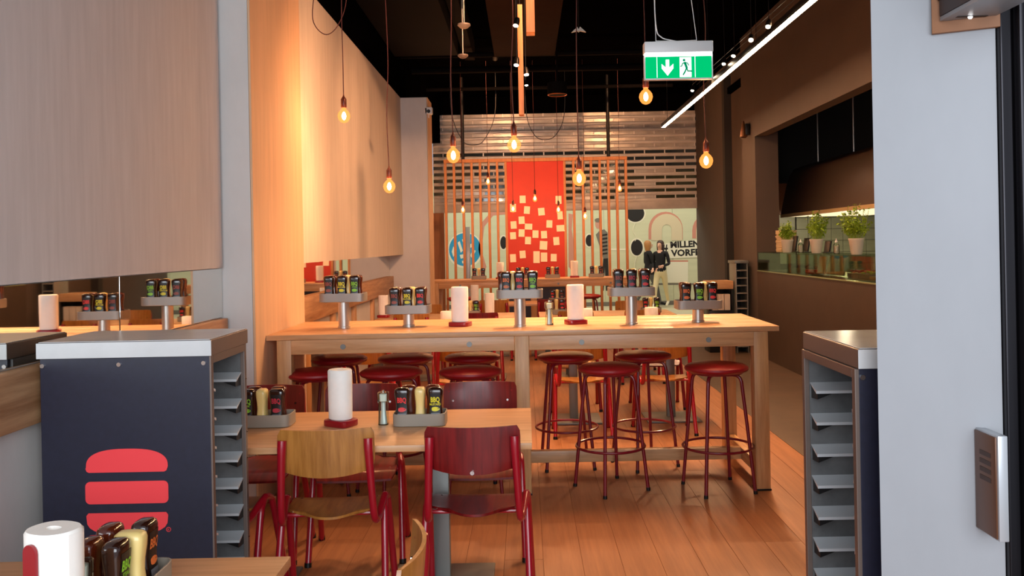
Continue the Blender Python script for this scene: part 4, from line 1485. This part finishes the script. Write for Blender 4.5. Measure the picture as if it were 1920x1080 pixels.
# curved ribbon stroke at left and other printed shapes
o_ = [(950, 402), (925, 404), (908, 425), (903, 470), (912, 500), (900, 540), (893, 545), (905, 505), (897, 468), (901, 420), (920, 398), (950, 396)]
shape('ribbon_print', [mp(*p) for p in o_], mural_pink, -.004)
shape('box_print', [mp(1250, 488), mp(1290, 488), mp(1290, 512), mp(1250, 512)], mural_pink, -.004)
shape('box_print', [mp(1250, 491), mp(1290, 491), mp(1290, 530), mp(1250, 530)], mural_white, -.008)
shape('box_print', [mp(1220, 531), mp(1312, 531), mp(1312, 534), mp(1220, 534)], mural_grey, -.004)
shape('box_print', [mp(1140, 466), mp(1176, 466), mp(1176, 469), mp(1140, 469)], mural_white, -.004)
o_ = [(1066, 400), (1074, 402), (1072, 430), (1078, 470), (1074, 510), (1066, 500)]
shape('ribbon_print', [mp(*p) for p in o_], mural_pink, -.004)
# printed figure in a checked coat
fig = shape('printed_figure', [mp(*p) for p in ((1124, 432), (1133, 430), (1139, 436), (1140, 484), (1131, 485), (1127, 470), (1117, 440), (1121, 436))], mural_grey, -.006)
for k in range(6):
    shape('check_print', [mp(1127, 440 + k * 7), mp(1139, 438 + k * 7), mp(1139, 441 + k * 7), mp(1127, 443 + k * 7)], mural_black, -.0102, fig)
shape('printed_legs', [mp(*p) for p in ((1131, 485), (1140, 484), (1142, 545), (1136, 545), (1134, 500), (1132, 545), (1127, 545))], mural_black, -.006)
shape('printed_head', ell(1122, 420, 6, 9), mat('print_skin', (206, 150, 128), .7), -.006)
shape('printed_hair', ell(1121, 413, 6, 4), mural_grey, -.0102)
# blue round sign
bs = shape('blue_round_print', ell(872, 468, 30, 31, 40), mural_blue, -.004)
shape('round_print_rim', [p for p in ell(872, 469, 33, 34, 40)], mural_white, -.002)
for (pts) in (((858, 455), (862, 452), (868, 470), (864, 474)), ((866, 449), (880, 446), (881, 451), (868, 454)), ((872, 462), (886, 456), (888, 462), (874, 468)), ((862, 478), (882, 474), (883, 480), (864, 485)),
              ((850, 462), (855, 470), (850, 482), (847, 472)), ((886, 468), (892, 470), (886, 485), (882, 480)), ((866, 489), (878, 488), (877, 493), (867, 494))):
    shape('white_mark', [mp(*p) for p in pts], mural_white, -.0076, bs)
# banner
ban = shape('banner', [mp(1237, 458), mp(1330, 446), mp(1330, 482), mp(1237, 485)], mural_white, -.012)
def txt(s, px, py, size, off, rot=1.5, xs=1.06):
    me = text_mesh(s, size, mural_black, offset=off)
    mn = min(v.co.x for v in me.vertices)
    for v in me.vertices:
        v.co.x = (v.co.x - mn) * xs
    x, z = mp(px, py)
    o = inst('lettering', me, ban, (x, -.0135, z), (R(90), R(-rot), 0))
txt('#', 1241, 478, .40, .010, 1.5, .62)
txt('MILLEN', 1257, 464.5, .215, .009)
txt('VORFR', 1258, 480.5, .225, .009)
# steel post of the glass door seen through the slats
b = B(); box2(b, -.06, .06, -.06, .06, 0, 2.0, .005)
x = at(877, 500, 18.5)[0]
o = obj('steel_post', b, steel, None, (x, 18.5, 0)); tag(o, 'slim steel bollard post in front of the blue round print', 'post')

# ------------------------------------------------------------------ kitchen
t = thing('extractor_hood', 'large dark brown slanted extractor hood over the kitchen counter', 'extractor hood', (4.0, 11.0, 0))
t0_hood = t
b = B()
def hood_pts(y):
    return [(-.02, y, 1.97), (-.02, y, 2.0), (.10, y, 2.40), (.17, y, 2.58), (.26, y, 2.70), (.40, y, 2.75), (1.3, y, 2.75), (1.3, y, 1.97)]
A = [b.verts.new(p) for p in hood_pts(-4.0)]
Cc = [b.verts.new((p[0], 2.25 + (p[2] - 1.97) * .3, p[2])) for p in hood_pts(0)]
for k in range(7):
    b.faces.new((A[k], A[k + 1], Cc[k + 1], Cc[k]))
b.faces.new(A); b.faces.new(list(reversed(Cc)))
hd = obj('canopy', b, hood_brown, t)
b = B(); box2(b, .0, 1.28, -3.98, 2.24, 1.945, 1.969, .002); obj('light_strip', b, hood_light, t, smooth=False)
b = B(); box2(b, -.03, -.001, -4.0, 2.26, 1.935, 1.985, .003); obj('lower_rim', b, mat('hood_rim', (206, 176, 128), .4, metal=.3), t, smooth=False)
for yy in (-1.1, .5, -2.6, 1.9):
    b = B(); add_tube(b, [(.45, yy, 2.74), (.45, yy, 4.0)], .012, 8); obj('hanging_rod', b, steel, t)
b = B(); box2(b, -.30, .3, 2.75, 2.95, 2.0, 2.5, .004)
o = obj('wall_cupboard', b, mat('copper_brown', (140, 82, 48), .45), None, (4.1, 11.0, 0)); tag(o, 'brown cupboard box on the kitchen end wall behind the hood', 'cupboard')
hl = bpy.data.lights.new('kitchen_fill_light', 'POINT')  # added fill below the hood, brightening the dim kitchen tiles
hl.energy = 22; hl.color = (1.0, .82, .55); hl.shadow_soft_size = .12
ho = bpy.data.objects.new('kitchen_fill_light', hl); COL.objects.link(ho); ho.parent = t0_hood; ho.location = (.6, 1.2, 1.80)
# glass counter
t = thing('glass_display_counter', 'glass topped display counter along the kitchen opening', 'display counter', (3.2, 9.0, 1.18))
b = B(); box2(b, .005, .012, -3.0, 2.78, 0.002, .24, .001); obj('front_glass', b, counter_glass, t, smooth=False)
b = B(); box2(b, .0, .46, -3.0, 2.78, .241, .250, .001); obj('top_glass', b, counter_glass, t, smooth=False)
b = B(); box2(b, .125, .75, -3.0, 2.78, -.05, 0.0, .002); obj('display_floor', b, steel_dark, t, smooth=False)
b = B(); box2(b, -.012, .012, -3.0, 2.78, -.012, .001, .001); obj('lower_edge', b, mat('glass_edge_green', (140, 150, 110), .3), t, smooth=False)
for yy in (-1.6, 0.0, 1.5):
    b = B(); box2(b, .012, .44, yy, yy + .006, .002, .24, 0); obj('glass_divider', b, counter_glass, t, smooth=False)
# plants
def basil(label, x, y, z, h, seed, r):
    random.seed(seed)
    t = thing('potted_basil', label, 'potted herb', (x, y, z), 0, 'potted basil plants on the counter')
    b = B(); add_lathe(b, [(.050, 0), (.054, .004), (.074, .145), (.078, .15), (.078, .165), (.070, .165), (.066, .13)], 24); pt = obj('pot', b, pot_white, t)
    b = B(); add_lathe(b, [(.06, .135), (.067, .14), (.02, .142)], 16); obj('soil', b, subfloor, pt)
    bs, bl = B(), B()
    for k in range(46):
        a = random.uniform(0, 2 * PI); rr_ = r * math.sqrt(random.random()); hh = h * random.uniform(.45, 1.0) * (1 - .35 * (rr_ / r) ** 2)
        x1, y1 = rr_ * math.cos(a), rr_ * math.sin(a)
        p0 = Vector((x1 * .3, y1 * .3, .14)); p1 = Vector((x1, y1, .15 + hh))
        mid = (p0 + p1) / 2 + Vector((x1 * .15, y1 * .15, .02))
        add_tube(bs, [p0, mid, p1], .0022, 5)
        for q in range(9):
            f = random.uniform(.3, 1.0)
            pos = p0.lerp(p1, f) + Vector((random.uniform(-.03, .03), random.uniform(-.03, .03), random.uniform(-.01, .02)))
            sz = random.uniform(.016, .028)
            rot = Euler((random.uniform(-.9, .9), random.uniform(-.9, .9), random.uniform(0, 6.28))).to_matrix()
            vs = [bl.verts.new(pos + rot @ Vector(v)) for v in ((-sz, 0, 0), (0, -sz * .5, .004), (sz, 0, 0), (0, sz * .5, .004))]
            bl.faces.new(vs)
    obj('stems', bs, leaf, t, smooth=False)
    lo = obj('leaves', bl, leaf, t, smooth=False)
    lo['kind'] = 'stuff'
for (px, py, xx, h, r, lb) in ((1476, 475, 3.36, .27, .11, 'smallest potted basil farthest along the counter'), (1531, 476, 3.36, .36, .13, 'tall potted basil in the middle of the counter'), (1606, 478, 3.36, .38, .17, 'bushy potted basil nearest the white pillar')):
    Y = xx * F / (px - 985 - TILT * (py - 458))
    basil(lb, xx, Y, 1.431, h, px, r)
def clear_bottle(label, px, xx):
    Y = xx * F / (px - 985)
    t = thing('dispenser_bottle', label, 'bottle', (xx, Y, 1.431), 0, 'clear dispenser bottles on the counter')
    b = B(); add_lathe(b, [(.028, 0), (.032, .004), (.032, .09), (.028, .105), (.014, .118), (.012, .125)], 18); obj('body', b, glass, t)
    b = B(); add_lathe(b, [(.024, .006), (.026, .01), (.026, .085), (.01, .09)], 14); obj('contents', b, box_white, t)
    b = B(); add_lathe(b, [(.015, .124), (.015, .14), (.006, .15), (.004, .168)], 12); obj('nozzle', b, white_plastic, t)
clear_bottle('clear dispenser bottle between the two left basil pots', 1501, 3.40)
clear_bottle('clear dispenser bottle between the two right basil pots', 1568, 3.40)
for k, (px, wd, h, lb) in enumerate(((1490, .10, .2, 'dark menu stand right of the smallest basil pot'), (1512, .12, .17, 'dark block behind the clear bottle on the counter'), (1552, .11, .13, 'low dark block right of the tall basil pot'))):
    xx = 3.52
    Y = xx * F / (px - 985)
    t = thing('menu_stand', lb, 'menu stand', (xx, Y, 1.431))
    b = B(); add_box(b, (0, 0, h / 2 + .01), (.02, wd * 1.6, h), .003, Euler((0, R(10), 0))); obj('board', b, black_metal, t)
    b = B(); box2(b, -.04, .04, -.06, .06, 0, .008, .002); obj('foot', b, black_metal, t)
# stack of thin wooden boards
for k in range(16):
    b = B(); add_box(b, (0, 0, .009), (.20, .26, .017), .003, seg=1)
    o = obj('serving_board', b, box_board, None, (3.50 + random.uniform(-.006, .006), 11.45 + random.uniform(-.006, .006), 1.4305 + k * .0182))
    o.rotation_euler.z = random.uniform(-.05, .05)
    tag(o, 'thin wooden serving board in the stack left of the basil pots', 'serving board', 'stacked serving boards')
# things in the display
for k, (px, xx, lb) in enumerate(((1541, 3.45, 'pale upright board left of the two in the glass display'), (1560, 3.45, 'pale upright board in the middle of the glass display'), (1577, 3.45, 'pale upright board right of the two in the glass display'))):
    Y = xx * F / (px - 985)
    b = B(); add_box(b, (0, 0, .105), (.02, .24, .20), .004, Euler((0, R(12), 0)))
    o = obj('paper_pack', b, box_board, None, (xx, Y, 1.186)); tag(o, lb, 'board')
for k in range(5):
    b = B(); add_lathe(b, [(.008, 0), (.028, .008), (.035, .03), (.028, .052), (.010, .056), (.003, .054)], 16)
    o = obj('tomato', b, tomato, None, (3.38 + .07 * (k % 2), 10.05 + .085 * (k // 2), 1.181))
    tag(o, 'red tomato lying in the glass display counter', 'tomato', 'tomatoes in the display')
for k, (yy, m_, lb) in enumerate(((8.98, tomato, 'tray of red peppers in the glass display near the pillar'), (8.68, leaf, 'tray of green salad in the glass display'), (11.0, cloth_black, 'dark food tray at the far end of the glass display'), (10.5, cloth_grey, 'grey food tray left of the tomatoes in the glass display'))):
    t = thing('food_tray', lb, 'food tray', (3.55, yy, 1.181), 0)
    b = B(); box2(b, -.12, .12, -.14, .14, 0, .05, .006); obj('tray', b, steel_tray, t)
    b = B()
    for q in range(22):
        add_box(b, (random.uniform(-.09, .09), random.uniform(-.11, .11), .055 + random.uniform(0, .02)), (.05, .03, .012), .003, Euler((random.uniform(-.5, .5), random.uniform(-.5, .5), random.uniform(0, 3))), 1)
    f_ = obj('food', b, m_, t); f_['kind'] = 'stuff'
b = B(); add_box(b, (0, 0, .02), (.3, .5, .03), .006); o = obj('cutting_board', b, oak_y, None, (3.55, 8.2, 1.181)); tag(o, 'wooden cutting board in the glass display beside the pillar', 'cutting board')

# ------------------------------------------------------------------ waste station and tray rack at the far right
t = thing('tray_rack', 'narrow grey tray rack standing beside the kitchen pier', 'tray rack', (3.06, 12.1, 0))
b = B(); box2(b, -.10, .10, -.01, .40, 1.27, 1.31, .004); obj('top', b, grey_metal, t)
for sx in (-.085, .073):
    b = B(); box2(b, sx, sx + .014, 0, .38, 0, 1.27, .002); obj('side_panel', b, grey_metal, t)
b = B(); box2(b, -.07, .072, .36, .38, 0, 1.27); obj('back_panel', b, black_metal, t)
for k in range(11):
    b = B(); box2(b, -.070, .072, 0, .35, .08 + k * .108, .098 + k * .108, .002); obj('shelf', b, steel_tray, t)
t = thing('waste_station', 'dark low station with wooden top box beside the grey tray rack', 'waste station', (2.78, 12.35, 0))
b = B(); box2(b, -.17, .17, -.15, .2, 0, .60, .004); obj('body', b, black_metal, t)
b = B(); box2(b, -.17, .17, .18, .2, .60, .90, .004); obj('back', b, black_metal, t)
b = B(); box2(b, -.18, .18, -.16, .21, .905, 1.02, .004); obj('top_box', b, oak_x, t)
for sx in (-.17, .155):
    b = B(); box2(b, sx, sx + .015, -.15, .18, .60, .905, .002); obj('side_panel', b, black_metal, t)
for k, lb in enumerate(('left', 'middle', 'right')):
    b = B(); add_box(b, (0, 0, .115), (.082, .12, .23), .004)
    o = obj('carton', b, box_white, None, (2.70 + .09 * k, 12.29, .601)); tag(o, 'white carton standing %s in the dark waste station' % lb, 'carton', 'cartons in the waste station')

# ------------------------------------------------------------------ people in the mall passage
def person(label, loc, rotz, J, bones, mats_, hair_m, hair_fn, extra=None):
    """J: joint -> (x,y,z,r); bones: (a,b,material index)"""
    names = list(J)
    me = bpy.data.meshes.new('person')
    me.from_pydata([J[n][:3] for n in names], [(names.index(a), names.index(c)) for a, c, _ in bones], [])
    o = bpy.data.objects.new('person', me)
    COL.objects.link(o)
    sk = o.modifiers.new('skin', 'SKIN')
    sk.use_smooth_shade = True
    lay = me.skin_vertices[0].data if me.skin_vertices else None
    if lay is None:
        bm = bmesh.new(); bm.from_mesh(me); bm.verts.layers.skin.verify(); bm.to_mesh(me); bm.free()
        lay = me.skin_vertices[0].data
    for i, n in enumerate(names):
        r = J[n][3]
        lay[i].radius = r if isinstance(r, tuple) else (r, r)
        lay[i].use_root = (n == 'pelvis')
    sb = o.modifiers.new('sub', 'SUBSURF'); sb.levels = 2; sb.render_levels = 2
    dg = bpy.context.evaluated_depsgraph_get()
    m2 = bpy.data.meshes.new_from_object(o.evaluated_get(dg))
    o.modifiers.clear()
    o.data = m2
    m2.materials.clear()
    for m_ in mats_:
        m2.materials.append(m_)
    seg = [(Vector(J[a][:3]), Vector(J[c][:3]), mi) for a, c, mi in bones]
    for p in m2.polygons:
        c = p.center
        best, bi = 1e9, 0
        for a, d, mi in seg:
            ab = d - a
            tt = max(0, min(1, (c - a).dot(ab) / max(1e-9, ab.length_squared)))
            ds = (a + ab * tt - c).length
            if ds < best:
                best, bi = ds, mi
        p.material_index = bi
        p.use_smooth = True
    o.location = loc
    o.rotation_euler.z = rotz
    tag(o, label, 'person')
    hair = B(); hair_fn(hair, Vector(J['head'][:3]))
    obj('hair', hair, hair_m, o)
    hc = Vector(J['head'][:3])
    for sx in (-.032, .032):
        e = B(); add_lathe(e, [(.002, -.006), (.007, 0), (.002, .006)], 8, (hc.x + sx, hc.y + .086, hc.z + .005)); obj('eye', e, mural_black, o)
    e = B(); add_tube(e, [(hc.x, hc.y + .082, hc.z + .005), (hc.x, hc.y + .106, hc.z - .028), (hc.x, hc.y + .09, hc.z - .034)], [.007, .011, .008], 8); obj('nose', e, skin, o)
    e = B(); add_tube(e, [(hc.x - .022, hc.y + .084, hc.z - .056), (hc.x, hc.y + .09, hc.z - .058), (hc.x + .022, hc.y + .084, hc.z - .056)], .005, 6); obj('mouth', e, mat('lips', (176, 84, 76), .5), o)
    for sx in (-1, 1):
        e = B(); add_lathe(e, [(.004, -.025), (.014, -.01), (.016, .01), (.006, .028)], 8, (hc.x + sx * .076, hc.y, hc.z - .005), .5, 1); obj('ear', e, skin, o)
    if extra:
        extra(o)
    return o


def hand(J, bones, wrist, dirn, side, pre):
    w_ = Vector(J[wrist][:3]); d = Vector(dirn).normalized()
    u = d.cross(Vector((0, 1, 0)))
    if u.length < .1:
        u = d.cross(Vector((1, 0, 0)))
    u = u.normalized() * side
    J[pre + 'palm'] = tuple(w_ + d * .06) + ((.032, .018),)
    bones.append((wrist, pre + 'palm', 0))
    for i, L in enumerate((.062, .072, .066, .052)):
        base = w_ + d * .09 + u * (.028 - .018 * i)
        k1 = base + d * L * .55 + Vector((0, .008, 0)); k2 = base + d * L * .95 + Vector((0, .022, 0))
        for nm, p, r in (('a', base, .009), ('b', k1, .008), ('c', k2, .006)):
            J['%sf%d%s' % (pre, i, nm)] = tuple(p) + (r,)
        bones.append((pre + 'palm', '%sf%da' % (pre, i), 0)); bones.append(('%sf%da' % (pre, i), '%sf%db' % (pre, i), 0)); bones.append(('%sf%db' % (pre, i), '%sf%dc' % (pre, i), 0))
    p = w_ + d * .035 + u * .030
    J[pre + 'ta'] = tuple(p) + (.011,); J[pre + 'tb'] = tuple(p + d * .035 + u * .022) + (.009,)
    bones.append((pre + 'palm', pre + 'ta', 0)); bones.append((pre + 'ta', pre + 'tb', 0))


def base_body(stride, arm_l, arm_r, legm):
    J = {'pelvis': (0, 0, .86, (.145, .105)), 'waist': (0, .0, 1.02, (.118, .088)), 'chest': (0, 0, 1.20, (.145, .105)), 'shoulder_mid': (0, -.01, 1.32, (.12, .08)),
         'neck': (0, .0, 1.40, .048), 'head_low': (0, .015, 1.465, (.062, .075)), 'head': (0, .012, 1.525, (.074, .088)), 'head_top': (0, .0, 1.585, (.060, .072))}
    bones = [('pelvis', 'waist', 1), ('waist', 'chest', 1), ('chest', 'shoulder_mid', 1), ('shoulder_mid', 'neck', 0), ('neck', 'head_low', 0), ('head_low', 'head', 0), ('head', 'head_top', 0)]
    for s, nm, arm in ((-1, 'l', arm_l), (1, 'r', arm_r)):
        st = stride * s
        J[nm + 'sh'] = (s * .165, -.01, 1.315, .052)
        J[nm + 'el'] = tuple(arm[0]) + (.040,)
        J[nm + 'wr'] = tuple(arm[1]) + (.027,)
        bones += [('shoulder_mid', nm + 'sh', 1), (nm + 'sh', nm + 'el', 1), (nm + 'el', nm + 'wr', 1)]
        d = Vector(arm[1]) - Vector(arm[0])
        hand(J, bones, nm + 'wr', d, s, nm)
        J[nm + 'hip'] = (s * .085, st * .1, .80, .088)
        J[nm + 'kn'] = (s * .085, st * .55 + .03, .46, .058)
        J[nm + 'an'] = (s * .08, st * 1.0 - (.03 if st < 0 else 0), .085 + (.05 if st < 0 else 0), .037)
        J[nm + 'to'] = (s * .085, st * 1.0 + .15 - (.02 if st < 0 else 0), .035, .030)
        bones += [('pelvis', nm + 'hip', 2), (nm + 'hip', nm + 'kn', 2), (nm + 'kn', nm + 'an', 2), (nm + 'an', nm + 'to', 3)]
    return J, bones


def long_hair(bm, h):
    add_loft(bm, [(-.30, .060, .028), (-.22, .082, .040), (-.10, .090, .062), (-.02, .092, .085), (.05, .086, .088), (.09, .066, .070), (.112, .030, .034)], 2.2, 22, (h.x, h.y - .030, h.z))


J, bones = base_body(.26, ((-.20, -.02, 1.06), (-.12, .16, 1.02)), ((.21, .04, 1.07), (.16, .24, 1.10)), 2)
person('blond woman in black top and dark trousers walking arm in arm', (3.06, 21.25, 0), R(-78), J, bones, [skin, cloth_black, cloth_grey, cloth_black], hair_blond, long_hair)


def bag(o):
    e = B(); add_loft(e, [(.80, .10, .05), (.82, .13, .07), (1.0, .12, .06), (1.06, .09, .04)], 3, 20, (.20, -.06, 0)); obj('shoulder_bag', e, cloth_black, o)


J, bones = base_body(.24, ((-.22, .0, 1.06), (-.14, .20, 1.02)), ((.20, -.05, 1.07), (.15, .12, .95)), 2)
person('dark haired woman in black cardigan and cream trousers in mid stride', (3.27, 20.70, 0), R(150), J, bones, [skin, cloth_black, cloth_cream, mural_white], hair_dark, long_hair, bag)
